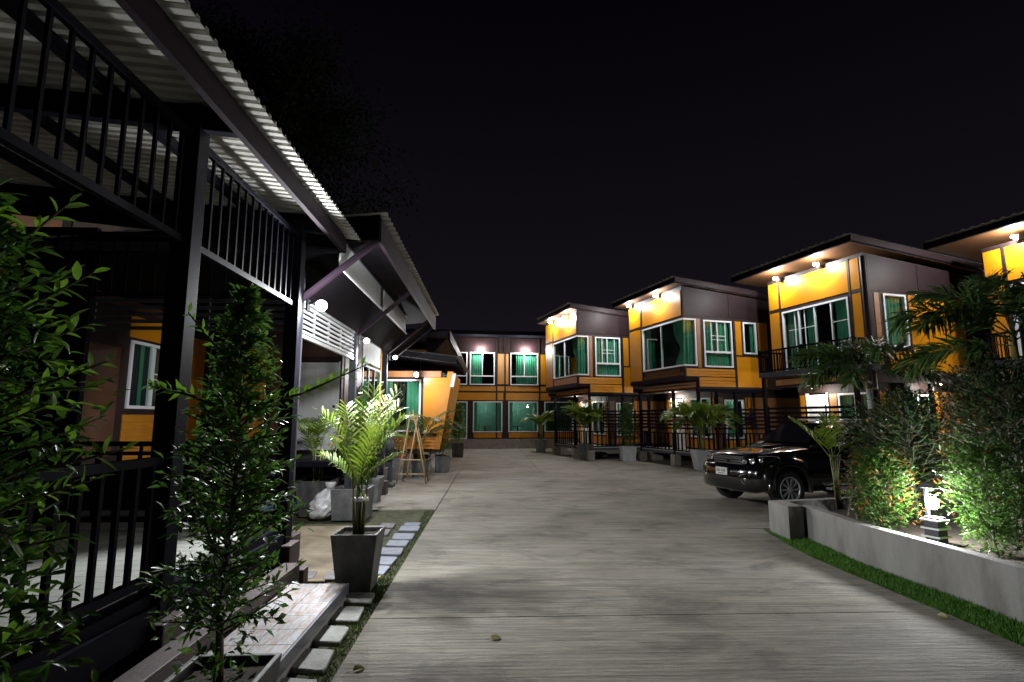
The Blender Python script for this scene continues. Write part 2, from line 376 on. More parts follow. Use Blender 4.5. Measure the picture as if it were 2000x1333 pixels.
# apron in front of the far house
# moss path along the left edge, with stepping stones
path = struct('path', B().quad((*LW(-1.75, .5), -.028), (*LW(-1.05, .5), -.028), (*LW(-1.05, 10.9), -.028), (*LW(-3.6, 10.9), -.028), (*LW(-3.6, 9.4), -.028), (*LW(-1.75, 9.4), -.028)), 'moss')
def stone(px, z=.0, mt='stone', name='stepping_stone'):
    ps = [gz(u, v, z) for u, v in px]; cx = sum(p[0] for p in ps) / 4; cy_ = sum(p[1] for p in ps) / 4
    pts = []
    for i in range(4):
        p, q, r = ps[i - 1], ps[i], ps[(i + 1) % 4]
        for t, w in ((.16, p), (.05, None), (.16, r)):
            if w is None: pts.append((q[0] + (cx - q[0]) * .05, q[1] + (cy_ - q[1]) * .05))
            else: pts.append((q[0] + (w[0] - q[0]) * t + random.uniform(-.006, .006), q[1] + (w[1] - q[1]) * t + random.uniform(-.006, .006)))
    n = len(pts); mb = B(); mb.v = [(x, y, -.05) for x, y in pts] + [(x, y, z - .008) for x, y in pts] + [(x + (cx - x) * .035, y + (cy_ - y) * .035, z) for x, y in pts]
    for k in range(2):
        for i in range(n): mb.f.append((k * n + i, k * n + (i + 1) % n, k * n + n + (i + 1) % n, k * n + n + i))
    mb.f.append(tuple(range(2 * n, 3 * n)))
    return mb.build(name, mt, path)
def cs(*q): return [(500 + x / 3.5725, 960 + y / 3.5725) for x, y in q]
for q, m in [(((120, 1340), (440, 1340), (430, 1310), (180, 1300)), 'stone'), (((205, 1225), (470, 1250), (555, 1105), (345, 1092)), 'stone'), (((385, 1040), (585, 1052), (657, 945), (470, 930)), 'stone'),
             (((515, 895), (712, 905), (762, 803), (580, 800)), 'stone'), (((600, 770), (800, 778), (832, 705), (660, 700)), 'stone'), (((840, 575), (890, 578), (942, 520), (830, 515)), 'blue_stone'), (((840, 505), (945, 510), (992, 455), (850, 452)), 'blue_stone'),
             (((850, 435), (1005, 440), (1034, 393), (870, 390)), 'blue_stone'), (((905, 378), (1050, 380), (1072, 340), (925, 338)), 'blue_stone'), (((945, 330), (1088, 332), (1112, 292), (965, 290)), 'blue_stone'),
             (((990, 272), (1130, 274), (1150, 241), (1012, 239)), 'blue_stone'), (((1030, 236), (1142, 238), (1152, 217), (1042, 216)), 'blue_stone'), (((860, 250), (955, 252), (978, 222), (880, 220)), 'dark_stone'),
             (((820, 300), (915, 302), (945, 264), (850, 262)), 'dark_stone'), (((465, 610), (600, 612), (610, 557), (500, 555)), 'dark_stone'), (((530, 545), (600, 547), (610, 502), (560, 500)), 'dark_stone'), (((345, 610), (405, 600), (432, 555), (345, 552)), 'dark_stone')]:
    stone(cs(*q), .006, m)
tan = struct('pavement', B().box(-3.55, -1.77, 6.25, 9.35, -.06, -.002), 'tan_concrete', bevel=.01); tan.rotation_euler.z = LA
# grass blades helper (stuff)
def blades(name, poly, n, h, mt, label, cat, z=0.0, lean=.5):
    a = np.array(poly); lo, hi = a.min(0), a.max(0); P = []
    def inside(p):
        c = False; j = len(a) - 1
        for i in range(len(a)):
            if (a[i][1] > p[1]) != (a[j][1] > p[1]) and p[0] < (a[j][0] - a[i][0]) * (p[1] - a[i][1]) / (a[j][1] - a[i][1]) + a[i][0]: c = not c
            j = i
        return c
    while len(P) < n:
        p = lo + (hi - lo) * rng.random(2)
        if inside(p): P.append(p)
    P = np.array(P); V = np.zeros((n, 3, 3)); ang = rng.random(n) * 2 * PI; H = h * (.5 + rng.random(n)); w = .0035 + .002 * rng.random(n)
    V[:, 0, :2] = P - np.stack([np.cos(ang), np.sin(ang)], 1) * w[:, None]; V[:, 1, :2] = P + np.stack([np.cos(ang), np.sin(ang)], 1) * w[:, None]
    a2 = rng.random(n) * 2 * PI; V[:, 2, :2] = P + np.stack([np.cos(a2), np.sin(a2)], 1) * (H * lean * rng.random(n))[:, None]
    V[:, :2, 2] = z; V[:, 2, 2] = z + H
    o = link(name, np_mesh(name, V.reshape(-1, 3), np.arange(n * 3).reshape(-1, 3)), mt); return tag(o, label, cat, kind='stuff')
def np_mesh(name, V, F):
    m = bpy.data.meshes.new(name); nv, nf, k = len(V), len(F), F.shape[1]
    m.vertices.add(nv); m.vertices.foreach_set('co', np.ascontiguousarray(V, dtype=np.float32).ravel())
    m.loops.add(nf * k); m.loops.foreach_set('vertex_index', np.ascontiguousarray(F, dtype=np.int32).ravel())
    m.polygons.add(nf); m.polygons.foreach_set('loop_start', np.arange(0, nf * k, k, dtype=np.int32)); m.polygons.foreach_set('loop_total', np.full(nf, k, dtype=np.int32))
    m.update(calc_edges=True); m.validate(); return m
edge_in = [gz(*p) for p in [(1492, 1035), (1536, 1062), (1583, 1087), (1653, 1117), (1715, 1143), (1800, 1178), (1896, 1218), (1997, 1262)]]
edge_out = [gz(*p) for p in [(1503, 1037), (1543, 1054), (1572, 1050), (1620, 1070), (1677, 1097), (1760, 1127), (1880, 1170), (1998, 1216)]]
edge_in.append((4.75, 2.0)); edge_out.append((5.1, 2.0))
edge_out2 = [(x + .12, y) for x, y in edge_out]
mb = B(); mb.quad(*[(x, y, -.02) for x, y in edge_in + edge_out2[::-1]])
struct('lawn', mb, 'moss')
blades('grass', edge_in + edge_out[::-1], 26000, .034, 'grass', 'strip of short bright green grass along the planter wall', 'grass', -.02)
# right edge of the road beside the grass: wedge of concrete in front of the planter
mb = B(); n = len(edge_in); ex = [(x, y) for x, y in edge_in]
poly = [LW(3.600, 8.93)] + [(ex[0][0] + .02, ex[0][1] + .08)] + ex + [LW(3.600, 1.8)]
o = struct('slab', B(), 'road')
me = bpy.data.meshes.new('slab'); me.from_pydata([(x, y, -.003) for x, y in poly], [], [tuple(range(len(poly)))]); me.materials.append(MATS['road']); o.data = me; o.parent = road; o.rotation_euler.z = -LA; del o['kind']
sp = []
for (x, y, w, h) in [(-1.12, 3, .10, 3.4), (-1.13, 7.4, .10, 3.6), (-1.5, 10.0, .5, .5)]:
    sp.append([LW(x - w, y - h), LW(x + w * .7, y - h), LW(x + w * .7, y + h), LW(x - w, y + h)])
blades('moss_tufts', sp[0], 3500, .022, 'moss_blade', 'thin green moss between the stepping stones and the road', 'moss', -.028)
blades('moss_tufts', sp[1], 3500, .022, 'moss_blade', 'thin green moss along the farther stepping stones', 'moss', -.028)
# ================================================================== houses on the right
def roof(parent, x0, x1, y0, y1, z0, slope, mt='dark_metal', th=.2, soff='soffit_wood', pitch=.25):
    """mono-pitch roof, high at x0; parts: soffit, fascias, corrugated sheet"""
    zf = lambda x: z0 - slope * (x - x0)
    r = B().hexa([(x0, y0, zf(x0) - th), (x1, y0, zf(x1) - th), (x1, y1, zf(x1) - th), (x0, y1, zf(x0) - th)], [(x0, y0, zf(x0) - .02), (x1, y0, zf(x1) - .02), (x1, y1, zf(x1) - .02), (x0, y1, zf(x0) - .02)]).build('roof', mt, parent)
    B().hexa([(x0 + .05, y0 + .05, zf(x0) - th - .012), (x1 - .05, y0 + .05, zf(x1) - th - .012), (x1 - .05, y1 - .05, zf(x1) - th - .012), (x0 + .05, y1 - .05, zf(x0) - th - .012)],
             [(x0 + .05, y0 + .05, zf(x0) - th - .002), (x1 - .05, y0 + .05, zf(x1) - th - .002), (x1 - .05, y1 - .05, zf(x1) - th - .002), (x0 + .05, y1 - .05, zf(x0) - th - .002)]).build('soffit', soff, r)
    corr(B(), x0 - .06, x1 + .06, y0 - .05, y1 + .05, zf, pitch, .03).build('roof_sheet', 'zinc', r)
    for q in (y0, y1):
        s = -1 if q == y0 else 1
        B().hexa([(x0, q + s * .003, zf(x0) - th + .02), (x1, q + s * .003, zf(x1) - th + .02), (x1, q + s * .025, zf(x1) - th + .02), (x0, q + s * .025, zf(x0) - th + .02)], [(x0, q + s * .003, zf(x0) - .01), (x1, q + s * .003, zf(x1) - .01), (x1, q + s * .025, zf(x1) - .01), (x0, q + s * .025, zf(x0) - .01)]).build('fascia', 'brown_gloss' if s < 0 else mt, r)
    return r, zf
def slats(parent, F, u0, u1, z0, z1, n, w=.07, mt='dark_metal', d=(0, .03), name='slat_screen', uprights=()):
    o = fb(B(), F, u0, u0 + .03, z0, z1, d[0] - .03, d[0] - .002).build(name, mt, parent)
    for u in (u1 - .03, *uprights): part(o, 'upright', mt, F, u, u + .03, z0, z1, d[0] - .03, d[0] - .002)
    me = None; st = (z1 - z0) / n
    for i in range(n):
        z = z0 + st * (i + .5)
        q = fb(B(), F, u0, u1, -w / 2, w / 2, d[0], d[1])
        if me is None: me = q.mesh('slat')
        p = link('slat', me, mt, o); p.location.z = z
    return o
def siding(parent, F, u0, u1, z0, z1, n, mt='orange_board', d=0.0):
    """lapped boards, each a piece"""
    st = (z1 - z0) / n
    for i in range(n):
        k, c = F; a, b = z0 + st * i, z0 + st * (i + 1) - .004
        if k == 'C': pts = lambda z, dd: [(u0, c - dd, z), (u1, c - dd, z), (u1, c - d - .001, z), (u0, c - d - .001, z)]
        elif k == 'R': pts = lambda z, dd: [(c - dd, u0, z), (c - dd, u1, z), (c - d - .001, u1, z), (c - d - .001, u0, z)]
        else: pts = lambda z, dd: [(c + dd, u0, z), (c + dd, u1, z), (c + d + .001, u1, z), (c + d + .001, u0, z)]
        B().hexa(pts(a, d + .026), pts(b, d + .012)).build('board', mt, parent)
def veranda(h, sx, y1, far=True, side=3.4):
    """posts on blocks, deck, rails, slat screens under the overhanging storey"""
    for i, (x, y) in enumerate([(sx, .06), (sx, 1.62), (sx, y1), (2.1, .06), (side, .06)]):
        p = B().box(x - .05, x + .05, y - .05, y + .05, .40, 2.74).build('post', 'dark_metal', h, bevel=.005)
        B().box(x - .14, x + .14, y - .14, y + .14, -.02, .40).build('block', 'block', p, bevel=.01)
    d = B().box(sx - .04, side + .1, -.02, y1 + .04, .40, .50).build('deck', 'steel_grey', h)
    for i in range(9):
        y = .0 + i * (y1 / 9); B().box(sx - .02, side + .08, y + .01, y + y1 / 9 - .01, .502, .53).build('plank', 'plank', d)
    def rl(a, b, n):
        L = n; xs = []
        for k in range(n): xs += [(k + .28) / n, (k + .5) / n] if k % 3 else [(k + .35) / n]
        railing(h, a, b, 1.20, .53, xs=xs, bw=.025, rw=.045)
    rl((sx, .12), (sx, 1.56), 6); rl((sx, 1.68), (sx, y1 - .06), 9); rl((sx + .06, .06), (2.04, .06), 7); rl((2.16, .06), (side - .06, .06), 6)
    slats(h, ('R', sx), 1.68, y1 - .06, 1.30, 2.10, 6, uprights=(2.4, 3.2)); slats(h, ('R', sx), .12, 1.56, 1.30, 2.10, 6, uprights=(.8,))
    slats(h, ('C', .06), 2.16, side - .06, 1.30, 2.10, 6, uprights=(2.7,)); slats(h, ('C', .06), sx + .62, 2.04, 1.30, 2.10, 6)
    for q in ((sx, 2.0), (sx, 2.25), (sx, 3.3)): B().bar((*q, 2.10), (*q, 2.72), .025).build('upright', 'dark_metal', h)
    for q in ((2.6, .06), (2.85, .06), (1.1, .06), (1.35, .06)): B().bar((*q, 2.10), (*q, 2.72), .025).build('upright', 'dark_metal', h)
def lower_storey(h, x0, y0, y1, x1, door_u, win_r, win_c):
    FR, FC = ('R', x0), ('C', y0); w = B(); z0, z1 = .53, 2.80
    wallgrid(w, FR, y0, y1, z0, z1, -.10, 0, [door_u + (z0, 2.55), win_r + (1.0, 2.5)])
    wallgrid(w, FC, x0 + .10, x1, z0, z1, -.10, 0, [win_c + (.98, 2.42)])
    w.box(x0 + .1, x1, y1 - .1, y1, z0, z1); w.box(x1 - .1, x1, y0 + .1, y1 - .1, z0, z1); w.box(x0, x1, y0, y1, z0 - .12, z0 - .001)
    o = w.build('lower_wall', 'brown', h)
    def pan(F, u0, u1, a, b, m='orange'): part(o, 'panel', m, F, u0, u1, a, b, .002, .014)
    us = sorted([y0 + .06, door_u[0] - .06, door_u[1] + .06, win_r[0] - .06, win_r[1] + .06, y1 - .06])
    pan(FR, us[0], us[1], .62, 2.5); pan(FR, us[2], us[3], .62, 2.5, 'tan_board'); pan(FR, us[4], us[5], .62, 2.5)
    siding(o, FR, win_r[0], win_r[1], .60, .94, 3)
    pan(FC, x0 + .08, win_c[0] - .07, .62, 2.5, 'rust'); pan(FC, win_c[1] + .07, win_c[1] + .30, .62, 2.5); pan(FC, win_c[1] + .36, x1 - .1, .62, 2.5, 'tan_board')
    siding(o, FC, win_c[0], win_c[1], .60, .92, 3)
    d = part(h, 'door', 'white_door', FR, door_u[0] + .05, door_u[1] - .05, z0 + .01, 2.50, -.06, -.02)
    part(d, 'door_frame', 'white_frame', FR, door_u[0], door_u[0] + .05, z0, 2.55, -.08, .02); part(d, 'door_frame', 'white_frame', FR, door_u[1] - .05, door_u[1], z0, 2.55, -.08, .02)
    m = (door_u[0] + door_u[1]) / 2
    for a, b in ((.75, 1.25), (1.38, 2.35)):
        part(d, 'door_panel', 'white_door', FR, door_u[0] + .14, m - .05, a, b, -.021, -.008); part(d, 'door_panel', 'white_door', FR, m + .05, door_u[1] - .14, a, b, -.021, -.008)
    window(h, FR, *win_r, 1.0, 2.5, mulls=[(win_r[0] + win_r[1]) / 2], cur=[(win_r[0] + .05, win_r[0] + .4), (win_r[1] - .4, win_r[1] - .05)])
    window(h, FC, *win_c, .98, 2.42, mulls=[(win_c[0] + win_c[1]) / 2], cur=[(win_c[0] + .05, win_c[1] - .3)])
def house_bay(x, y, label, skirt, zr, ye):
    h = thing('house', label, 'house', RW(x, y), RA)
    Y1, ZT, X1 = 3.85, 6.42, 6.6; FR, FC = ('R', 0.0), ('C', 0.0)
    w = B()
    wallgrid(w, FR, .10, Y1, 3.16, ZT, -.10, 0, [(.05, 2.76, 3.55, 5.25)])
    wallgrid(w, FC, .5, X1, 2.77, 5.30, -.10, 0, [(0, .52, 3.55, 5.25), (.83, 2.03, 3.53, 5.23), (2.52, 3.10, 4.05, 5.23)])
    wallgrid(w, FC, 0, .5, 3.16, 5.30, -.10, 0, [(0, .52, 3.55, 5.25)])
    fb(w, FC, 0, X1, 5.30, 5.34, -.10, 0)
    w.hexa([(0, 0, 5.34), (X1, 0, 5.34), (X1, .1, 5.34), (0, .1, 5.34)], [(0, 0, ZT), (X1, 0, ZT - .09 * X1), (X1, .1, ZT - .09 * X1), (0, .1, ZT)])
    w.box(X1 - .1, X1, .1, Y1 - .1, 2.77, 5.8); w.box(.1, X1, Y1 - .1, Y1, 2.77, 5.8)
    w.box(0, .62, 0, Y1, 3.05, 3.159); w.box(.62, X1, .1, Y1 - .1, 2.78, 2.90)
    wl = w.build('wall', 'brown', h)
    for F, q in ((FR, [(2.90, 3.80, 5.40, 6.27, 'orange'), (2.90, 3.80, 3.22, 5.30, 'orange'), (.06, 2.74, 5.36, 6.27, 'orange')]),
                 (FC, [(.56, .70, 3.50, 5.26, 'tan_board'), (2.19, 2.44, 4.0, 5.24, 'orange'), (2.19, 3.45, 2.84, 3.94, 'orange'), (3.2, 3.6, 4.0, 5.24, 'orange')])):
        for (a, b, c, d, m) in q: part(wl, 'panel', m, F, a, b, c, d, .002, .014)
    for a, b in ((.03, 1.93), (1.955, 3.7)):
        B().hexa([(a, -.016, 5.345), (b, -.016, 5.345), (b, -.002, 5.345), (a, -.002, 5.345)], [(a, -.016, ZT - .03 - .09 * a), (b, -.016, ZT - .03 - .09 * b), (b, -.002, ZT - .03 - .09 * b), (a, -.002, ZT - .03 - .09 * a)]).build('panel', 'brown_gloss', wl)
    # skirt under the bay window
    if skirt == 'shingle':
        for r in range(2):
            for i in range(7):
                a = .07 + i * .39 - (.19 if r else 0)
                if a > .02 and a + .36 < 2.78: part(wl, 'shingle', 'rust', FR, a, a + .375, 3.24 + r * .12, 3.35 + r * .12, .002, .012 + .004 * r)
    else: part(wl, 'panel', 'orange_board', FR, .07, 2.74, 3.24, 3.49, .002, .014)
    siding(wl, FC, .07, 2.08, 3.20, 3.47, 3); siding(wl, FC, .58, 2.08, 2.84, 3.17, 3)
    part(wl, 'trim', 'purple_metal', FC, 0, .52, 3.09, 3.16, .001, .03); part(wl, 'trim', 'purple_metal', FC, .5, .56, 2.77, 3.085, .001, .03)
    part(wl, 'trim', 'brown', FC, 2.09, 2.17, 2.77, 5.30, .001, .03); part(wl, 'trim', 'brown', FC, 2.17, 3.7, 3.95, 3.99, .001, .025)
    part(wl, 'trim', 'brown', FR, 2.79, 2.87, 3.16, 6.35, .001, .022); part(wl, 'trim', 'brown', FR, 2.87, 3.85, 5.31, 5.385, .001, .02)
    part(wl, 'trim', 'purple_metal', FR, 0, 3.85, 3.06, 3.20, .001, .02)
    bm = B().box(.5, .6, 0, 4.12, 2.74, 3.048).build('beam', 'brown', h); part(bm, 'board', 'tan_board' if skirt == 'shingle' else 'orange_board', ('R', .5), .08, 4.0, 2.82, 3.0, .002, .014)
    B().box(.62, 3.5, 0.0, .1, 2.66, 2.765).build('beam', 'dark_metal', h)
    # windows
    window(h, FR, 0.0, 2.76, 3.55, 5.25, mulls=[1.40], cur=[(2.3, 2.68), (.08, .75, -1)], no='a', name='bay_window')
    window(h, FC, 0.0, .52, 3.55, 5.25, cur=[(.06, .45)], no='a', name='bay_window')
    window(h, FC, .83, 2.03, 3.53, 5.23, mulls=[1.40], trans=4.08, bars=[(1.16, 1.19, 4.12, 5.17), (1.75, 1.78, 4.12, 5.17), (1.19, 1.75, 4.52, 4.54), (1.19, 1.75, 4.66, 4.68)], cur=[(.92, 1.95)])
    window(h, FC, 2.52, 3.10, 4.05, 5.23, cur=[(2.9, 3.04)])
    rm = B().box(.11, 3.6, 2.9, 3.7, 2.92, 2.94); rm.box(3.6, 3.7, .12, 3.7, 2.92, 5.9); rm.box(.12, 3.6, 3.6, 3.72, 2.92, 5.8); rm.box(.12, 3.6, .12, 2.9, 2.905, 2.93)
    rm.build('room', 'room', h)
    r, zf = roof(h, -.36, X1 + .3, -.15, ye, zr, .09)
    veranda(h, .55, 4.05)
    lower_storey(h, 1.75, .75, 4.0, 6.4, (2.75, 3.65), (1.0, 2.3), (2.15, 3.0))
    return h
house_bay(9.44, 21.65, 'orange and brown two-storey house with a plain skirt below its bay window, farthest right', 'plain', 6.62, 4.1)
house_bay(11.37, 16.75, 'orange and brown two-storey house with shingled skirt under its corner bay window', 'shingle', 6.70, 4.6)
def house_balcony(x, y, label, zr, simple=False):
    h = thing('house', label, 'house', RW(x, y), RA)
    Y1, ZT, X1 = 3.72, 6.42, 6.6; FR, FC = ('R', 0.0), ('C', 0.0)
    w = B()
    wallgrid(w, FR, .10, Y1, 3.05, ZT, -.10, 0, [(.56, 3.12, 3.12, 5.25)])
    wallgrid(w, FC, 0, X1, 2.95, 5.30, -.10, 0, [(.60, 1.46, 3.72, 5.26)])
    w.hexa([(0, 0, 5.30), (X1, 0, 5.30), (X1, .1, 5.30), (0, .1, 5.30)], [(0, 0, ZT), (X1, 0, ZT - .09 * X1), (X1, .1, ZT - .09 * X1), (0, .1, ZT)])
    w.box(X1 - .1, X1, .1, Y1 - .1, 2.95, 5.8); w.box(.1, X1, Y1 - .1, Y1, 2.95, 5.8); w.box(.1, X1 - .1, .1, Y1 - .1, 2.95, 3.04)
    wl = w.build('wall', 'brown', h)
    for (a, b, c, d, m) in [(.14, .44, 5.40, 6.30, 'orange'), (.14, .44, 3.12, 5.28, 'orange'), (.53, 3.15, 5.38, 6.30, 'orange'), (3.25, 3.68, 5.40, 6.30, 'orange'), (3.25, 3.68, 3.12, 5.28, 'orange')]: part(wl, 'panel', m, FR, a, b, c, d, .002, .014)
    for (a, b, c, d, m) in [(.28, .46, 3.02, 5.27, 'tan_board'), (1.58, 3.0, 3.02, 5.27, 'orange'), (3.02, 3.75, 3.02, 5.27, 'orange'), (.62, 1.5, 3.02, 3.62, 'orange')]: part(wl, 'panel', m, FC, a, b, c, d, .002, .014)
    for a, b in ((.12, 2.0), (2.02, 4.2)):
        B().hexa([(a, -.016, 5.32), (b, -.016, 5.32), (b, -.002, 5.32), (a, -.002, 5.32)], [(a, -.016, ZT - .03 - .09 * a), (b, -.016, ZT - .03 - .09 * b), (b, -.002, ZT - .03 - .09 * b), (a, -.002, ZT - .03 - .09 * a)]).build('panel', 'brown_gloss', wl)
    B().lathe([(.085, 2.5), (.085, 6.3)], 14, (-.005, -.005, 0)).build('corner_post', 'brown_gloss', h, smooth=False)
    part(wl, 'trim', 'brown', FR, .45, .52, 3.05, 6.35, .001, .022); part(wl, 'trim', 'brown', FR, 3.165, 3.235, 3.05, 6.35, .001, .022)
    part(wl, 'trim', 'brown', FR, .12, .44, 5.30, 5.385, .001, .02); part(wl, 'trim', 'brown', FR, 3.24, 3.72, 5.30, 5.385, .001, .02)
    d = window(h, FR, .56, 3.12, 3.12, 5.25, mulls=[1.18, 1.80, 2.43], bars=[(2.2, 2.235, 3.2, 5.17), (2.6, 2.635, 3.2, 5.17), (1.84, 2.41, 4.58, 4.60), (1.84, 2.41, 3.72, 3.74), (1.84, 2.41, 3.62, 3.64), (2.45, 2.9, 4.58, 4.60), (2.45, 2.9, 3.72, 3.74), (.62, 1.16, 4.58, 4.60), (.62, 1.16, 3.80, 3.82), (.62, 1.16, 3.70, 3.72)],
               cur=[(2.45, 3.0), (1.9, 2.2), (.64, 1.12)], name='sliding_door')
    window(h, FC, .60, 1.46, 3.72, 5.26, cur=[(.66, 1.40)])
    rm = B().box(.12, 3.0, 2.6, 3.6, 3.05, 3.07); rm.box(3.0, 3.1, .12, 3.6, 3.05, 5.9); rm.build('room', 'room', h)
    bf = B().box(-1.0, -.002, -.34, 3.25, 3.03, 3.18).build('balcony', 'steel_grey', h)
    railing(h, (-.97, -.31), (-.97, 3.22), 3.89, 3.20, .115); railing(h, (-.94, -.31), (-.12, -.31), 3.89, 3.20, .115); railing(h, (-.94, 3.22), (-.03, 3.22), 3.89, 3.20, .115)
    for q in ((-.97, -.31), (-.97, 3.22), (-.97, 1.45)): B().bar((*q, 3.18), (*q, 3.92), .05).build('rail_post', 'dark_metal', h)
    roof(h, -.56, X1 + .3, -.15, 4.85, zr, .09)
    for q in ((-.9, -.25), (-.9, 3.15), (.15, .06), (2.2, .06), (3.6, .06)):
        p = B().box(q[0] - .05, q[0] + .05, q[1] - .05, q[1] + .05, .38, 3.02).build('post', 'dark_metal', h)
        B().box(q[0] - .14, q[0] + .14, q[1] - .14, q[1] + .14, -.02, .38).build('block', 'block', p)
    bm = B().box(.0, .1, .12, 3.72, 2.74, 3.04).build('beam', 'brown', h); part(bm, 'board', 'tan_board', ('R', 0.0), .2, 3.6, 2.82, 3.0, .002, .014)
    part(h, 'beam', 'brown', FC, .1, 5.5, 2.72, 2.94, -.1, -.001)
    dk = B().box(-.95, 6, -.05, 4.0, .38, .50).build('deck', 'steel_grey', h)
    slats(h, ('R', -.9), -.1, 3.05, 1.25, 2.10, 6, uprights=(.8, 1.5, 2.3)); railing(h, (-.9, -.1), (-.9, 3.05), 1.18, .52, .17)
    lower_storey(h, 1.0, .45, 3.7, 6.4, (2.5, 3.4), (.9, 2.1), (1.6, 2.7))
    return h
house_balcony(13.98, 11.75, 'orange and brown two-storey house with railed balcony and wide white sliding door', 6.86)
house_balcony(16.93, 6.85, 'orange house cut off by the right edge of the picture, behind the tall palm', 6.90)
GE = 'eave floodlights of the right row'
PR = 170
for i, (x, y, z, lb) in enumerate([(13.62, 14.764, 6.37, 'floodlight under the eave above the far end of the sliding door'), (13.62, 13.1, 6.41, 'floodlight under the eave above the near end of the sliding door'),
                        (11.08, 20.2, 6.36, 'floodlight under the far end of the shingled house eave'), (11.08, 18.13, 6.34, 'floodlight under the middle of the shingled house eave'),
                        (9.15, 24.3, 6.25, 'floodlight under the far end of the farthest right-row eave'), (9.15, 22.5, 6.19, 'floodlight under the near end of the farthest right-row eave'),
                        (16.6, 9.6, 6.44, 'floodlight under the eave at the right edge of the picture'), (16.6, 7.9, 6.44, 'floodlight under the same eave, just outside the right edge')]):
    lamp('flood_lamp', lb, (*RW(x + .14, y), z), PR if i < 6 else PR * 1.3, RA - PI / 2, group=GE, color=(.94, .965, 1), r=.05)
GP = 'ceiling lamps of the right verandas'
for (x, y, lb, pw) in [(10.69, 24.9, 'small ceiling lamp in the veranda of the farthest right house', 35), (12.95, 19.96, 'small ceiling lamp in the veranda under the bay window', 40), (14.28, 17.80, 'small ceiling lamp above the side entrance of the shingled house', 45), (14.55, 14.4, 'small ceiling lamp in the veranda behind the car', 45), (16.4, 11.7, 'small ceiling lamp beside the balcony house, seen through leaves', 70)]:
    t = thing('ceiling_lamp', lb, 'lamp', (*RW(x, y), 2.70), RA, GP)
    B().lathe([(.06, .05), (.065, .02), (.06, .0)], 16).build('rim', 'steel_grey', t); B().lathe([(.05, 0.0), (.045, -.02), (.02, -.03)], 16).build('lens', 'lamp_lens', t)
    l = bpy.data.lights.new('ceiling', 'POINT'); l.energy = pw; l.color = (1, .93, .82); l.shadow_soft_size = .06
    lo = bpy.data.objects.new('ceiling_light', l); C.objects.link(lo); lo.parent = t; lo.location = (0, 0, -.13)
# ================================================================== far house across the end of the road
h = thing('house', 'long orange two-storey house with brown bands closing the far end of the road', 'house', W2(BA, 4.0, 32.5), BA)
X0, X1, F = -7.0, 5.6, ('C', 0.0)
ups = [(-3.0, -1.6), (-1.45, .03), (.97, 2.65)]; lows = [(-2.7, -1.57), (-1.24, .49), (.85, 2.63), (3.02, 4.78)]
w = B(); wallgrid(w, F, X0, X1, .55, 6.75, -.12, 0, [u + (3.70, 5.62) for u in ups] + [lows[0] + (.56, 2.72)] + [l + (.94, 2.73) for l in lows[1:]] + [(4.95, 5.5, .56, 2.7)])
w.box(X0, X1, 3.0, 3.1, .55, 6.7); w.box(X0, X1, .12, 3.0, .45, .549); w.box(X0, X1, .12, 3.0, 3.1, 3.2); w.box(X0, X0 + .1, .12, 3, .55, 6.6); w.box(X1 - .1, X1, .12, 3, .55, 6.6)
wl = w.build('wall', 'brown', h)
for (a, b, c, d, m) in [(.2, .85, 3.75, 5.55, 'orange'), (2.72, 3.2, 3.75, 5.55, 'orange'), (-6.8, -3.1, 3.75, 5.55, 'orange'), (-6.8, 3.4, 3.34, 3.62, 'orange'), (-2.7, .55, 2.80, 3.24, 'orange'), (.62, 3.4, 2.80, 3.24, 'orange'), (-1.2, .46, .62, .90, 'orange'), (.88, 2.6, .62, .90, 'orange'), (3.02, 4.78, .62, .90, 'orange'), (-6.8, -2.8, .62, 2.7, 'orange'), (4.8, 5.4, 3.3, 6.0, 'orange')]: part(wl, 'panel', m, F, a, b, c, d, .002, .014)
for a, b in ((-3.2, .08), (1.0, 2.7)): part(wl, 'panel', 'brown_gloss', F, a, b, 5.70, 6.50, .002, .014)
for a in (.10, .60, 2.68): part(wl, 'trim', 'brown', F, a, a + .09, .55, 6.6, .001, .025)
for i, u in enumerate(ups):
    a, b = u; window(h, F, a, b, 3.70, 5.62, mulls=[(a + b) / 2], trans=4.22, cur=[(a + .08, a + .75)] if i < 2 else [(a + .35, b - .1)])
a, b = lows[0]; window(h, F, a, b, .56, 2.72, mulls=[(a + b) / 2], cur=[(a + .06, b - .06)], bars=[(a + .1, b - .1, z, z + .02) for z in (1.1, 1.2, 1.7, 2.2)], name='glass_door')
for i, (a, b) in enumerate(lows[1:]): window(h, F, a, b, .94, 2.73, mulls=[], cur=[(a + .06, a + .26), (b - .26, b - .06)])
part(h, 'door', 'white_door', F, 4.98, 5.47, .57, 2.68, -.06, -.01)
struct_pl = B().box(X0, X1, -.12, .1, -.05, .548).build('plinth', 'block', h)
B().hexa([(X0, -.55, 6.62), (X1, -.55, 6.62), (X1, 4, 6.2), (X0, 4, 6.2)], [(X0, -.55, 6.86), (X1, -.55, 6.86), (X1, 4, 6.44), (X0, 4, 6.44)]).build('roof', 'dark_metal', h)
rm = B(); 
for a, b in ((-1.9, -1.6), (.6, .75), (2.85, 2.95)): rm.box(a, b, .5, 2.9, .6, 3.05)
rm.box(X0 + .12, X1 - .12, 2.96, 2.99, .56, 3.05); rm.build('room_partition', 'room_teal', h)
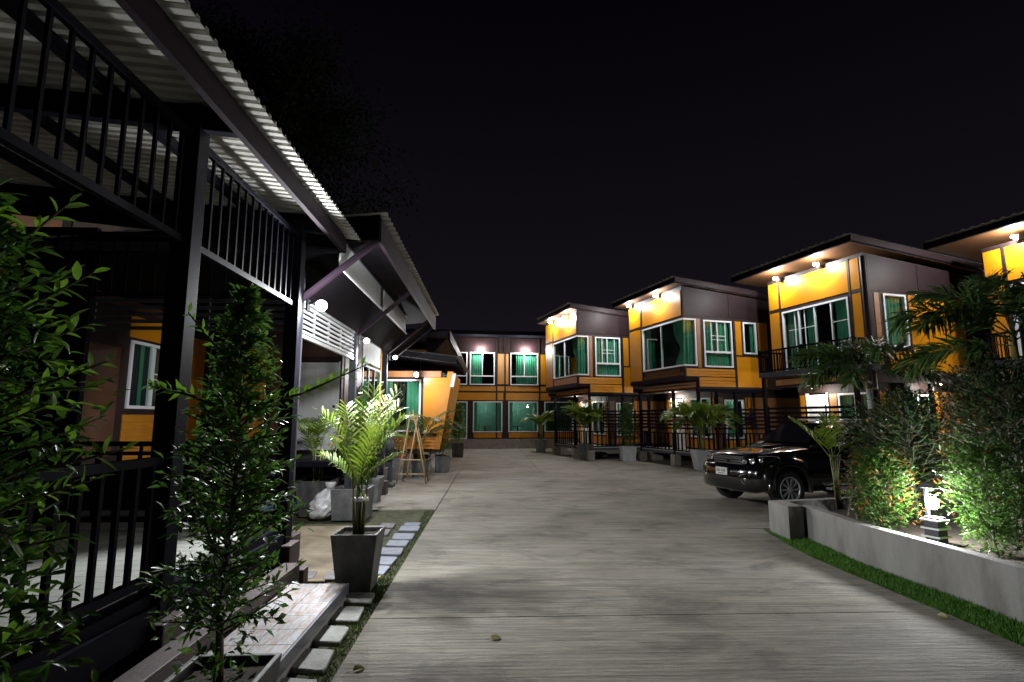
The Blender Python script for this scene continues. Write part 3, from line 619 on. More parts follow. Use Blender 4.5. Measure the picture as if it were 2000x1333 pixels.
for x, lb in ((3.5, 'ceiling lamp glowing inside the left big lower window of the far house'), (5.7, 'ceiling lamp glowing inside the middle big lower window of the far house')):
    t = thing('ceiling_lamp', lb, 'lamp', (*W2(BA, x, 34.4), 3.02), BA, 'lamps inside the far house'); B().lathe([(.10, .04), (.11, .0), (.10, -.02)], 14).build('rim', 'steel_grey', t); B().lathe([(.08, -.02), (.06, -.05), (.02, -.06)], 14).build('lens', 'lamp_lens', t)
    l = bpy.data.lights.new('ceiling', 'POINT'); l.energy = 22; l.color = (.85, 1, .95); l.shadow_soft_size = .07; lo = bpy.data.objects.new('ceiling_light', l); C.objects.link(lo); lo.parent = t; lo.location = (0, 0, -.14)
for i, (a, b) in enumerate([(-.4, .2), (1.6, 1.2)]):   # table and lamp stand seen through the lower windows
    t = thing('table', ['small round table inside the left big lower window', 'small round table inside the middle big lower window'][i], 'table', W2(BA, 4.0 + a, 32.5 + 1.2), BA, 'tables inside the far house')
    t.location.z = .55; B().lathe([(.38, .70), (.40, .72), (.40, .74)], 18).build('table_top', 'wood', t); B().lathe([(.2, 0), (.03, .04), (.03, .70)], 10).build('table_leg', 'dark_metal', t)
for x, lb in ((3.22, 'floodlight above the left upper window of the far house'), (5.9, 'floodlight above the right upper window of the far house')):
    lamp('flood_lamp', lb, (*W2(BA, x, 32.40), 5.78), 260, BA, group='wall floodlights of the far house', r=.085)
# ================================================================== near house on the left
h1 = thing('house', 'near house with corrugated veranda roof, dark posts and railings along the left', 'house', (0, 0), LA)
PX = -2.23
for i, y in enumerate((-2.2, 1.7, 3.97, 6.2)):
    p = B().box(PX - .075, PX + .075, y - .075, y + .075, .40, 4.02).build('post', 'dark_metal', h1, bevel=.006)
    B().box(PX - .15, PX + .15, y - .15, y + .15, -.05, .40).build('pedestal', 'maroon_block', p, bevel=.012)
B().box(PX + .155, PX + .30, 6.06, 6.22, -.04, .16).build('pedestal_step', 'maroon_block', h1, bevel=.01)
ZB = lambda x: 3.99 - .10 * (x + 1.85)
rf = B().box(-1.90, -1.85, -3.0, 6.85, 3.78, 3.97).build('roof', 'purple_metal', h1)
for y in (-2.2, 1.7, 3.97, 6.2, 6.80):
    B().hexa([(-6.5, y - .04, ZB(-6.5) - .17), (-1.901, y - .04, ZB(-1.9) - .19), (-1.901, y + .04, ZB(-1.9) - .19), (-6.5, y + .04, ZB(-6.5) - .17)], [(-6.5, y - .04, ZB(-6.5) - .004), (-1.901, y - .04, ZB(-1.9) - .004), (-1.901, y + .04, ZB(-1.9) - .004), (-6.5, y + .04, ZB(-6.5) - .004)]).build('rafter', 'dark_metal', rf)
for x in (-2.75, -3.7, -4.7, -5.7): B().box(x - .035, x + .035, -3.0, 6.76, ZB(x) - .085, ZB(x) - .005).build('purlin', 'dark_metal', rf)
corr(B(), -6.6, -1.70, -3.0, 7.0, ZB, .105, .026).build('roof_sheet', 'zinc', rf)
B().box(-6.4, -1.91, 6.842, 6.85, 3.78, 3.90).build('end_board', 'steel_grey', rf)
# hanging railings between the posts and the cross screen
for a, b in ((-2.12, 1.62), (1.78, 3.89), (4.05, 6.12)): railing(h1, (PX, a), (PX, b), 3.80, 2.95, .145, .022, .05)
railing(h1, (-5.6, 6.2), (PX - .08, 6.2), 3.80, 3.06, .155, .018, .04)
slats(h1, ('C', 6.2), -4.45, PX - .08, 2.66, 3.05, 5, .038, 'steel_grey', (-.015, .015), uprights=(-3.2,))
# deck with railing
dk = B().box(-6.2, PX + .02, -3.0, 6.05, .50, .57).build('deck', 'dark_metal', h1)
pl = B().box(-6.2, PX - .10, 0, .145, .572, .60).mesh('plank')
for i in range(60):
    y = -3.0 + i * .15
    if y > 5.9: break
    q = link('plank', pl, 'plank', dk); q.location.y = y
B().box(PX - .06, PX + .06, -3.0, 6.12, .30, .499).build('edge_beam', 'dark_metal', h1)
for a, b in ((-2.12, 1.62), (1.78, 3.89)): railing(h1, (PX, a), (PX, b), 1.45, .64, .155, .03, .055)
railing(h1, (-5.8, 6.0), (PX - .08, 6.0), 1.47, .66, .20, .025, .05)
railing(h1, (-5.8, 6.12), (-3.4, 6.12), 1.36, .66, .20, .025, .04)
# handrail post by post two
B().tube([(PX + .0, 6.38, .0), (PX, 6.38, .98), (PX - .05, 6.38, 1.05), (PX - .25, 6.38, 1.07)], .045, 10).build('handrail', 'dark_metal', h1, smooth=True)
# walls behind the deck: road-facing wall with window
FE = ('E', -6.3); w = B()
wallgrid(w, FE, -4, 12.55, .95, 5.2, -.12, 0, [(9.8, 11.05, 1.88, 3.07), (3.0, 4.6, 1.3, 3.1)])
w.box(-9.5, -6.42, -4.12, -4.0, .95, 5.2); w.box(-9.5, -9.38, -4, 12.55, .95, 5.2); w.box(-9.38, -6.42, -4, 12.5, .85, .949)
wl = w.build('wall', 'brown', h1)
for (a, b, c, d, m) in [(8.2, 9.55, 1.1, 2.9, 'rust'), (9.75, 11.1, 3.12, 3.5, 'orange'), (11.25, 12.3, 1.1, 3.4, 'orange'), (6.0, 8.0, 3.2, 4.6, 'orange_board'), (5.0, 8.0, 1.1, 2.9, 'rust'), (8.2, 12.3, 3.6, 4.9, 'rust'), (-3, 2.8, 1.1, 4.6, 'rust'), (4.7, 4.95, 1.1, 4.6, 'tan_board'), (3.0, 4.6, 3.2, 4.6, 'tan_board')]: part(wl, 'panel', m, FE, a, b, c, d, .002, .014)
siding(wl, FE, 9.75, 11.1, 1.0, 1.78, 6)
window(h1, FE, 9.8, 11.05, 1.88, 3.07, mulls=[10.45], bars=[(10.52, 10.56, 1.94, 3.01), (10.95, 10.99, 1.94, 3.01), (10.56, 10.95, 2.42, 2.44), (10.56, 10.95, 2.52, 2.54)], cur=[(9.86, 10.0), (10.25, 10.36)])
window(h1, FE, 3.0, 4.6, 1.3, 3.1, mulls=[3.8], cur=[(3.1, 3.5)])
B().box(-6.3, -5.2, 7.2, 7.28, .6, 4.2).build('column', 'dark_metal', h1)
# tiled step beside the deck
st = thing('tiled_step', 'low step with glossy slate tiles beside the stepping stones', 'step', LW(-1.6, 4.6), LA)
B().box(-.30, .225, -1.9, 1.0, -.05, .115).build('base', 'concrete', st)
tl = None
for i in range(10):
    for k in range(2):
        m = B().box(-.297 + k * .262, -.297 + k * .262 + .258, -1.897 + i * .29, -1.897 + i * .29 + .286, .1155, .15); m.build('tile', 'tile', st, bevel=.003)
B().box(.228, .25, -1.9, 1.0, .06, .153).build('nosing', 'tile_edge', st, bevel=.004)
sb = thing('concrete_step', 'plain low maroon step between the deck and the tiled step', 'step', LW(-2.0, 4.9), LA)
B().box(-.08, .08, -1.6, 1.0, -.05, .24).build('base', 'maroon_block', sb, bevel=.01); B().box(-.085, .085, -1.605, 1.005, .242, .268).build('top', 'maroon_block', sb, bevel=.006)
# ================================================================== second house on the left
h2 = thing('house', 'raised house with white panel door, louvred frieze and braced dark eave on the left', 'house', LW(0, 0), LA)
QX = -2.52
for y in (7.15, 10.13, 13.10):
    p = B().box(QX - .06, QX + .06, y - .06, y + .06, .3, 3.66).build('post', 'steel_grey', h2, bevel=.005)
    B().box(QX - .14, QX + .14, y - .14, y + .14, -.05, .30).build('pedestal', 'maroon_block', p, bevel=.01)
for a, b in ((7.21, 10.07), (10.19, 13.04)):
    pass
slats(h2, ('E', QX), 7.21, 10.07, 2.82, 3.24, 6, .035, 'panel_white', (-.012, .012), uprights=(7.9, 8.6, 9.3))
for z in (2.79, 3.27): B().bar((QX, 7.21, z), (QX, 10.07, z), .05, .05).build('frieze_rail', 'zinc_pale', h2)
zr2 = lambda x: 4.20 + .09 * (x + 1.47)
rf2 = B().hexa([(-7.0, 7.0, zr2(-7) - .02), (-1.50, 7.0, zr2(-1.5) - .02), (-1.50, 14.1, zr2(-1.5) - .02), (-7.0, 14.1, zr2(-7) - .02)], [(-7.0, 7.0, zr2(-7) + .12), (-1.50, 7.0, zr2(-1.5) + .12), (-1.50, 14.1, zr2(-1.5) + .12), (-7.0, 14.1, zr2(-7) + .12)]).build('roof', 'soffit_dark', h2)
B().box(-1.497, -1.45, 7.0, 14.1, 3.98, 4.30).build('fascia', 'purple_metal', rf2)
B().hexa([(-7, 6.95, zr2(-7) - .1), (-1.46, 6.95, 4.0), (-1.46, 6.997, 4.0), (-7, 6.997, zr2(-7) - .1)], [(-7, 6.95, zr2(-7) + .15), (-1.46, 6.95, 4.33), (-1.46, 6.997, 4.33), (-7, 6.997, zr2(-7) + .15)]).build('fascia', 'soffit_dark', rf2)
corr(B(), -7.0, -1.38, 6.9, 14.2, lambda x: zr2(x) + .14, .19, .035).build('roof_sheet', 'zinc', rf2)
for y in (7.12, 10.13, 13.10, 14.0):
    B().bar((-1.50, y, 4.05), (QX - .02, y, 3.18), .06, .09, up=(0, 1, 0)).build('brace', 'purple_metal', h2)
B().hexa([(QX + .05, 13.15, 3.27), (-1.55, 13.15, 4.02), (-1.55, 14.08, 4.02), (QX + .05, 14.08, 3.27)], [(QX + .05, 13.15, 3.30), (-1.55, 13.15, 4.05), (-1.55, 14.08, 4.05), (QX + .05, 14.08, 3.30)]).build('soffit', 'soffit_dark', h2)  # dark sheet added over the last bay to hide its lamplit roof underside
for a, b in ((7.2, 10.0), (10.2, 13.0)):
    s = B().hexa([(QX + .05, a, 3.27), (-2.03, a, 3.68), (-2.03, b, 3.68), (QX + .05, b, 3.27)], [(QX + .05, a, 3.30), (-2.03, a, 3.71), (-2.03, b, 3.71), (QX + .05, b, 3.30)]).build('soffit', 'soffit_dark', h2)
    c = B(); n = int((b - a - .05) / .03)
    for i in range(n):
        y = a + i * .03; d = .006 if i % 2 else 0
        c.hexa([(-2.03 - .004 - d, y, 3.72), (-2.03 + d, y, 3.72), (-2.03 + d, y + .03, 3.72), (-2.03 - .004 - d, y + .03, 3.72)], [(-2.03 - .004 - d, y, 4.09), (-2.03 + d, y, 4.09), (-2.03 + d, y + .03, 4.09), (-2.03 - .004 - d, y + .03, 4.09)])
    c.build('corrugated_panel', 'panel_white', h2)
    B().bar((-2.02, a, 3.695), (-2.02, b, 3.695), .03, .03).build('panel_rail', 'white_frame', h2); B().bar((-2.02, a, 4.105), (-2.02, b, 4.105), .025, .025).build('panel_rail', 'steel_grey', h2)
# body
w = B(); FC2, FE2 = ('C', 12.6), ('E', -3.38)
wallgrid(w, FC2, -6.3, -3.38, .95, 4.0, -.12, 0, [(-4.36, -3.42, 1.0, 2.99)])
wallgrid(w, FE2, 12.72, 17.6, .95, 3.9, -.12, 0, [(14.5, 16.75, 1.6, 3.14)])
w.box(-6.3, -6.18, 12.72, 17.6, .95, 3.9); w.box(-6.18, -3.5, 17.48, 17.6, .95, 3.9); w.box(-6.3, -3.38, 12.6, 17.6, .85, .949)
wl2 = w.build('wall', 'brown', h2)
for (a, b, c, d, m) in [(-4.95, -4.5, 1.1, 3.3, 'rust'), (-5.9, -5.05, 1.1, 3.3, 'orange'), (-4.36, -3.5, 3.1, 3.7, 'rust')]: part(wl2, 'panel', m, FC2, a, b, c, d, .002, .014)
for (a, b, c, d, m) in [(12.8, 14.3, 1.1, 3.2, 'rust'), (14.32, 14.45, 1.1, 3.2, 'tan_board'), (14.5, 16.75, 3.22, 3.8, 'zinc_pale'), (16.85, 17.5, 1.1, 3.8, 'orange'), (14.5, 16.75, 1.05, 1.5, 'orange')]: part(wl2, 'panel', m, FE2, a, b, c, d, .002, .014)  # pale panel above the window paints in the lamp's white reflected band
d = part(h2, 'door', 'white_door', FC2, -4.33, -3.45, 1.02, 2.97, -.06, -.02, bevel=.004)
for a, b in ((-4.22, -3.93), (-3.85, -3.56)):
    for c, e in ((1.15, 1.75), (1.9, 2.85)): part(d, 'door_panel', 'white_door', FC2, a, b, c, e, -.021, -.006, bevel=.006)
part(d, 'door_frame', 'white_frame', FC2, -4.36, -4.33, 1.0, 2.99, -.08, .01); part(d, 'door_frame', 'white_frame', FC2, -3.45, -3.42, 1.0, 2.99, -.08, .01)
B().lathe([(.012, 0), (.012, .03), (.03, .04), (.03, .06)], 10).build('door_knob', 'chrome', d).matrix_local = Matrix.Translation((-3.52, 12.62, 1.98)) @ Matrix.Rotation(PI / 2, 4, 'X')
window(h2, FE2, 14.5, 16.75, 1.6, 3.14, mulls=[15.25, 16.0], cur=[(14.6, 14.95), (16.3, 16.65)])
B().box(-6.3, QX + .1, 9.9, 12.55, .88, .96).build('porch_floor', 'dark_metal', h2)
bs = thing('folded_cloth', 'blue and white folded cloth stored under the raised porch', 'cloth', LW(-4.05, 11.0), LA)
B().hexa([(-.3, -.2, 0.0), (.3, -.2, 0.0), (.32, .2, 0.0), (-.28, .2, 0.0)], [(-.26, -.17, .10), (.27, -.16, .13), (.28, .18, .12), (-.25, .18, .11)]).build('bundle', 'blue_cloth', bs, bevel=.03)
B().hexa([(-.26, -.15, .12), (.15, -.15, .13), (.15, .18, .12), (-.24, .18, .11)], [(-.2, -.12, .19), (.1, -.12, .2), (.1, .15, .2), (-.2, .15, .19)]).build('bundle', 'sack', bs, bevel=.03)
# ================================================================== low pavilion and the house behind it
h3 = thing('pavilion', 'small single-storey orange pavilion with slanted side wall and corrugated roof', 'pavilion', LW(0, 18), LA)
F3 = ('C', 0.0); w = B()
wallgrid(w, F3, -5.2, -1.62, .74, 3.25, -.1, 0, [(-3.42, -2.28, 1.30, 2.97)])
w.box(-5.2, -5.1, .1, 4, .74, 3.25); w.box(-5.1, -1.72, 3.9, 4, .74, 3.25); w.box(-5.2, -1.62, 0, 4, .66, .739)
w3 = w.build('wall', 'brown', h3)
for (a, b, c, d, m) in [(-5.1, -3.5, 1.26, 3.0, 'orange'), (-5.1, -1.64, 3.05, 3.24, 'tan_board')]: part(w3, 'panel', m, F3, a, b, c, d, .002, .014)
siding(w3, F3, -5.1, -1.64, .76, 1.18, 4); part(w3, 'sill', 'brown', F3, -5.1, -1.62, 1.19, 1.25, .001, .06)
window(h3, F3, -3.42, -2.28, 1.30, 2.97, cur=[(-2.75, -2.36), (-3.36, -3.2)])
B().hexa([(-2.2, -.03, 1.26), (-1.70, -.03, 1.26), (-1.70, .0, 1.26), (-2.2, .0, 1.26)], [(-2.2, -.03, 3.03), (-1.43, -.03, 3.03), (-1.43, .0, 3.03), (-2.2, .0, 3.03)]).build('panel', 'orange', w3)
B().hexa([(-1.80, -.10, .75), (-1.64, -.10, .75), (-1.64, 3.9, .75), (-1.80, 3.9, .75)], [(-1.42, -.10, 3.22), (-1.24, -.10, 3.22), (-1.24, 3.9, 3.22), (-1.42, 3.9, 3.22)]).build('side_wall', 'orange', h3)
B().hexa([(-1.33, -.16, 2.72), (-1.22, -.16, 2.72), (-1.22, -.104, 2.72), (-1.33, -.104, 2.72)], [(-1.26, -.16, 3.15), (-1.15, -.16, 3.15), (-1.15, -.104, 3.15), (-1.26, -.104, 3.15)]).build('bracket', 'white_frame', h3)
for x in (-4.6, -2.6, -1.9): B().box(x - .1, x + .1, .1, .3, -.05, .66).build('block', 'block', h3)
B().box(-5.2, -1.5, .5, .6, -.05, .55).build('plinth', 'maroon_block', h3)
zr3 = lambda x: 3.46 - .13 * (x + 1.1)
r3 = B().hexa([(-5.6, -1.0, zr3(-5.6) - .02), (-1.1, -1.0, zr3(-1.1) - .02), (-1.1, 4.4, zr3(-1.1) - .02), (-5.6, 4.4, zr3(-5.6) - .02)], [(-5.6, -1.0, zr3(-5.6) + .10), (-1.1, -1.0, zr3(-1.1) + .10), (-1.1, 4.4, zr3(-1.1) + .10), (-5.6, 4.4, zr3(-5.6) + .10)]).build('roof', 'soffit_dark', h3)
B().hexa([(-5.6, -1.04, zr3(-5.6) - .06), (-1.1, -1.04, zr3(-1.1) - .06), (-1.1, -1.002, zr3(-1.1) - .06), (-5.6, -1.002, zr3(-5.6) - .06)], [(-5.6, -1.04, zr3(-5.6) + .14), (-1.1, -1.04, zr3(-1.1) + .14), (-1.1, -1.002, zr3(-1.1) + .14), (-5.6, -1.002, zr3(-5.6) + .14)]).build('fascia', 'steel_grey', r3)
corr(B(), -5.7, -.92, -1.1, 4.5, lambda x: zr3(x) + .12, .22, .05).build('roof_sheet', 'zinc', r3)
B().bar((-2.2, -.9, 3.2), (-2.2, -.9, 3.6), .02).build('hanger', 'dark_metal', h3)
h4 = thing('house', 'dark house with rising roof end half hidden behind the low pavilion', 'house', LW(0, 22.5), LA)
w = B(); w.box(-7, -2.6, 0, 7, .6, 4.6); w4 = w.build('wall', 'brown', h4)
part(w4, 'panel', 'orange', ('C', 0.0), -3.4, -2.65, 3.9, 4.5, .002, .014); part(w4, 'panel', 'orange', ('E', -2.6), .1, 6.5, .8, 4.4, .002, .014)
B().hexa([(-7.4, -1.2, 4.55), (-1.70, -1.2, 4.90), (-1.70, 7.4, 4.90), (-7.4, 7.4, 4.55)], [(-7.4, -1.2, 4.72), (-1.70, -1.2, 5.10), (-1.70, 7.4, 5.10), (-7.4, 7.4, 4.72)]).build('roof', 'steel_grey', h4)
B().box(-1.697, -1.62, -1.25, 7.4, 4.72, 5.12).build('fascia', 'purple_metal', h4)
B().hexa([(-2.55, -1.0, 4.0), (-2.5, -1.0, 4.0), (-2.5, -.9, 4.0), (-2.55, -.9, 4.0)], [(-2.55, -1.0, 4.85), (-1.75, -1.0, 4.85), (-1.75, -.9, 4.85), (-2.55, -.9, 4.85)]).build('bracket', 'purple_metal', h4)
B().box(-6.8, -2.8, .3, 6.7, -.05, .599).build('plinth', 'block', h4)
# lamps of the left side
GL = 'post floodlights of the left row'
PL = 420
for (x, y, z, pw, lb, rz) in [(-2.10, 6.36, 3.0, 1.0, 'brightest floodlight, on the veranda post nearest the camera', PI / 2), (-2.42, 10.20, 3.13, .75, 'floodlight on the post beside the louvred frieze', PI / 2), (-2.42, 13.25, 3.16, .75, 'floodlight on the far post of the house with the white door', PI / 2)]:
    q = lamp('flood_lamp', lb, (*LW(x, y), z), PL * pw, LA + rz, group=GL, color=(.95, .97, 1), r=.065 if pw == 1.0 else .05, spot=176 if pw == 1.0 else 155, aim=(-.78, -.55, -.22) if pw == 1.0 else (0, -.5, -.87))
    if pw == 1.0:   # extra spot added inside this lamp to brighten the white door
        l2 = bpy.data.lights.new('flood_lamp', 'SPOT'); l2.energy = PL * .8; l2.color = (.95, .97, 1); l2.shadow_soft_size = .07; l2.spot_size = math.radians(172); l2.spot_blend = .15
        lo = bpy.data.objects.new('flood_lamp_light', l2); C.objects.link(lo); lo.parent = q; lo.location = (.03, -.145, -.01); lo.rotation_mode = 'QUATERNION'; lo.rotation_quaternion = Vector((.75, -.4, -.55)).to_track_quat('-Z', 'Y')
lamp('flood_lamp', 'floodlight hanging under the pavilion roof in front of its window', (*LW(-2.33, 17.25), 3.06), 120, LA, color=(.97, .97, 1))
# ================================================================== plants
def nrm(a): return a / np.maximum(np.linalg.norm(a, axis=-1, keepdims=True), 1e-9)
def leaves(name, P, D, L, Wd, mt, parent, fold=.18, droop=.12, up=(0, 0, 1), fine=False):
    """many pointed leaves, each folded along its midrib"""
    n = len(P); P = np.asarray(P, float); D = nrm(np.asarray(D, float)); L = np.broadcast_to(L, n)[:, None]; Wd = np.broadcast_to(Wd, n)[:, None]
    Sd = np.cross(D, np.array(up, float) + .35 * rng.normal(size=(n, 3))); Sd = nrm(Sd); N = np.cross(Sd, D)
    def at(t, s, f): return P + D * L * t + Sd * Wd * s - N * L * (droop * t * t) + N * Wd * f
    if fine:
        V = np.stack([at(0, 0, 0), at(.28, .40, fold), at(.28, 0, 0), at(.28, -.40, fold), at(.62, .46, fold), at(.62, 0, 0), at(.62, -.46, fold), at(.86, .2, fold * .5), at(.86, -.2, fold * .5), at(1, 0, 0)], 1)
        T = np.array([(0, 1, 2), (0, 2, 3), (1, 4, 5), (1, 5, 2), (2, 5, 6), (2, 6, 3), (4, 7, 5), (7, 9, 5), (5, 9, 8), (5, 8, 6)])
    else:
        V = np.stack([at(0, 0, 0), at(.45, .5, fold), at(.45, 0, 0), at(.45, -.5, fold), at(1, 0, 0)], 1)
        T = np.array([(0, 1, 2), (0, 2, 3), (1, 4, 2), (2, 4, 3)])
    k = V.shape[1]; F = (T[None] + (np.arange(n) * k)[:, None, None]).reshape(-1, 3)
    o = link(name, np_mesh(name, V.reshape(-1, 3), F), mt, parent); return o
def ip(x, t):
    for (a, b), (c, d) in zip(t, t[1:]):
        if x <= c: s = (x - a) / (c - a); s = s * s * (3 - 2 * s) * .5 + s * .5; return b + (d - b) * s
    return t[-1][1]
def shrub(parent, H, z0, prof, nb, per, leaf, mt, trunk_r=.012, young=None, young_frac=.0, rise=.5, lean=(0, 0), stems=1, extra=(), fine=False, aspect=.42, bark='bark', fill=0):
    """upright leafy shrub: stem, side branches, leaves along every branch (all local to parent)"""
    tb, br = B(), B(); PP, DD, PY, DY = [], [], [], []
    for s in range(stems):
        ox, oy = (random.uniform(-.05, .05), random.uniform(-.05, .05)) if stems > 1 else (0, 0)
        pts = [(ox + lean[0] * t * t + random.uniform(-.01, .01) * H, oy + lean[1] * t * t + random.uniform(-.01, .01) * H, z0 + (H - z0) * t) for t in (0, .2, .4, .6, .8, 1)]
        tb.tube(pts, [trunk_r * (1 - .8 * i / 5) for i in range(6)], 7)
        for b in range(nb // stems):
            t = .10 + .90 * (b + random.random()) / (nb // stems); t = min(t, .995); i = min(int(t * 5), 4); q = t * 5 - i
            p0 = Vector(pts[i]).lerp(Vector(pts[i + 1]), q); a = b * 2.4 + random.uniform(-.5, .5)
            R = prof(t) * random.uniform(.65, 1.12); d = Vector((math.cos(a), math.sin(a), rise * random.uniform(.5, 1.4)))
            p1 = p0 + d * R * .5 + Vector((0, 0, random.uniform(-.02, .03))); p2 = p0 + Vector((d.x, d.y, d.z * 1.1)) * R + Vector((random.uniform(-.04, .04), random.uniform(-.04, .04), random.uniform(-.05, .04)))
            br.tube([p0, p1, p2], [trunk_r * .32, trunk_r * .24, trunk_r * .12], 4, cap=False)
            for k in range(per):
                u = .18 + .82 * (k + random.random() * .6) / per; u = min(u, 1.0)
                c = p0.lerp(p1, u * 2) if u < .5 else p1.lerp(p2, u * 2 - 1)
                bd = (p2 - p0).normalized(); sa = random.uniform(0, 2 * PI)
                side = bd.cross(Vector((0, 0, 1))).normalized() * math.cos(sa) + Vector((0, 0, 1)) * math.sin(sa) * .8
                dv = bd * random.uniform(.3, 1.0) + side * random.uniform(.4, 1.0) + Vector((0, 0, .15))
                if u > .82 and random.random() < young_frac: PY.append(c); DY.append(dv)
                else: PP.append(c); DD.append(dv)
    main = pts
    for pts, nl in extra:
        br.tube(pts, [trunk_r * .35] * (len(pts) - 1) + [trunk_r * .15], 5, cap=False)
        for k in range(nl):
            u = .25 + .75 * k / (nl - 1); s = u * (len(pts) - 1); i = min(int(s), len(pts) - 2); c = Vector(pts[i]).lerp(Vector(pts[i + 1]), s - i)
            bd = (Vector(pts[-1]) - Vector(pts[0])).normalized(); ra = k * 2.4 + random.uniform(-.4, .4); sl = bd.cross(Vector((0, 0, 1))).normalized(); side = sl * math.cos(ra) * .6 + sl.cross(bd) * math.sin(ra)
            PY.append(c); DY.append(bd * .55 + side * random.uniform(.6, 1.0) + Vector((0, 0, .15)))
    for k in range(fill):
        t = random.random() ** .85; i = min(int(t * 5), 4); c = Vector(main[i]).lerp(Vector(main[i + 1]), t * 5 - i); a = random.uniform(0, 2 * PI)
        lump = .78 + .34 * math.sin(a * 3 + t * 11 + H * 7) + .20 * math.sin(a * 5 - t * 23 + H * 3)
        R = prof(t) * (.30 + .75 * random.random() ** .6) * lump; d = Vector((math.cos(a), math.sin(a), rise * random.uniform(-.2, 1.2)))
        c = c + Vector((d.x * R, d.y * R, d.z * R * .5)); dv = d * .8 + Vector(rng.normal(size=3)) * .55
        if R > prof(t) * .8 and random.random() < young_frac: PY.append(c); DY.append(dv)
        else: PP.append(c); DD.append(dv)
    tb.build('trunk', bark, parent, smooth=True); br.build('branches', bark, parent, smooth=True)
    def mk(P, D, m, nm):
        if P: leaves(nm, [tuple(p) for p in P], [tuple(d) for d in D], leaf * (.65 + .6 * rng.random(len(P))), leaf * aspect * (.7 + .5 * rng.random(len(P))), m, parent, fine=fine)
    mk(PP, DD, mt, 'foliage'); mk(PY, DY, young or mt, 'young_foliage')
def pot(parent, w, hgt, mt='pot_dark', taper=.72, soil=True, sq=True):
    """tapered square pot with rim and soil"""
    a, b, r = w / 2, w / 2 * taper, .03 if w > .3 else .02; m = B()
    def ring(s, z): return [(-s, -s, z), (s, -s, z), (s, s, z), (-s, s, z)]
    L = [ring(b, 0), ring(a, hgt), ring(a - r, hgt), ring(a - r - .01, hgt - .07)]
    for l in L: m.v += l
    for k in range(3):
        for i in range(4): m.f.append((k * 4 + i, k * 4 + (i + 1) % 4, k * 4 + 4 + (i + 1) % 4, k * 4 + 4 + i))
    m.f += [(3, 2, 1, 0), (12, 13, 14, 15)]
    p = m.build('pot', mt, parent, bevel=.006)
    if soil:
        s = a - r - .008; B().hexa(ring(s, hgt - .068), [(x * .96, y * .96, hgt - .05 + random.uniform(0, .015)) for x, y, _ in ring(s, 0)]).build('soil', 'soil', parent)
def frond(parent, base, az, tilt, L, droop, leaf_l, leaf_w, npair, mt, start=.25, vee=.5, ring=False, twist=0.0, name='frond'):
    """arching rachis with paired strap leaflets (one part)"""
    m = B(); seg = 14; pts = []; d0 = Vector((math.cos(az) * math.cos(tilt), math.sin(az) * math.cos(tilt), math.sin(tilt)))
    p = Vector(base); ang = tilt
    for i in range(seg + 1):
        pts.append(p.copy()); ang = tilt - droop * (i / seg) ** 1.6
        p = p + Vector((math.cos(az) * math.cos(ang), math.sin(az) * math.cos(ang), math.sin(ang))) * (L / seg)
    m.tube(pts, [.009 * (L ** .5) * (1 - .8 * i / seg) for i in range(seg + 1)], 5)
    for k in range(npair):
        u = start + (1 - start) * (k + .5) / npair; s = u * seg; i = min(int(s), seg - 1); c = pts[i].lerp(pts[i + 1], s - i)
        t = (pts[i + 1] - pts[i]).normalized(); sd = t.cross(Vector((0, 0, 1)))
        sd = sd.normalized() if sd.length > .05 else Vector((-math.sin(az), math.cos(az), 0)); upv = sd.cross(t).normalized()
        v = (u - start) / (1 - start); ll = leaf_l * (.55 + 1.0 * math.sin(PI * (.15 + .75 * v))) * .75 * random.uniform(.88, 1.1)
        for sg in (-1, 1):
            rots = [(vee + random.uniform(-.12, .12))] if not ring else [random.uniform(-.9, 1.2), random.uniform(-.9, 1.2)]
            for ro in rots:
                out = (sd * sg * math.cos(ro) + upv * math.sin(ro)); dv = (out * random.uniform(.75, .95) + t * (.55 + .5 * v)).normalized()
                sid = dv.cross(out.cross(t)).normalized() if dv.cross(out.cross(t)).length > .01 else t
                nn = len(m.v); w = leaf_w * random.uniform(.8, 1.15)
                for q, (f, wf, dr) in enumerate(((0, .35, 0), (.35, 1, .03), (.72, .75, .14), (1, .05, .32))):
                    cc = c + dv * ll * f - Vector((0, 0, 1)) * ll * dr * random.uniform(.7, 1.3)
                    m.v += [tuple(cc - sid * w / 2 * wf), tuple(cc + sid * w / 2 * wf)]
                for q in range(3): m.f.append((nn + q * 2, nn + q * 2 + 1, nn + q * 2 + 3, nn + q * 2 + 2))
    return m.build(name, mt, parent)
def areca(name, label, loc, potw, poth, H, nst, nfr, L, potm='pot_dark', rz=0.0, group=None, leaf=.30, lw=.028, mt='leaf_palm', dry=1, fr=None, z=0.0, pairs=20, spread=1.0):
    t = thing(name, label, 'palm', (*loc, z), rz, group); pot(t, potw, poth, potm)
    sm = B(); tops = []
    for i in range(nst):
        a = 2 * PI * i / nst + random.random(); r = potw * .13 * random.uniform(.4, 1.2); hh = poth + H * random.uniform(.55, 1.0)
        b = (math.cos(a) * r, math.sin(a) * r, poth - .06); tp = (math.cos(a) * (r + .03), math.sin(a) * (r + .03), hh); tops.append(tp)
        sm.tube([b, ((b[0] + tp[0]) / 2, (b[1] + tp[1]) / 2, (b[2] + tp[2]) / 2), tp], [.016, .014, .011], 7)
    sm.build('stems', 'palm_stem', t, smooth=True)
    for i in range(nfr):
        b = tops[i % nst]; k = i / nfr
        if fr and i < len(fr): az, ti, LL = fr[i]
        else: az, ti, LL = i * 2.4 + random.uniform(-.3, .3), random.uniform(.75, 1.35), L * random.uniform(.75, 1.1)
        frond(t, b, az, ti, LL, random.uniform(.7, 1.5) * spread, leaf * random.uniform(.85, 1.1), lw, pairs, 'leaf_palm_dry' if (dry and i == nfr - 1) else mt)
    return t
GPOT = 'potted plants along the road'
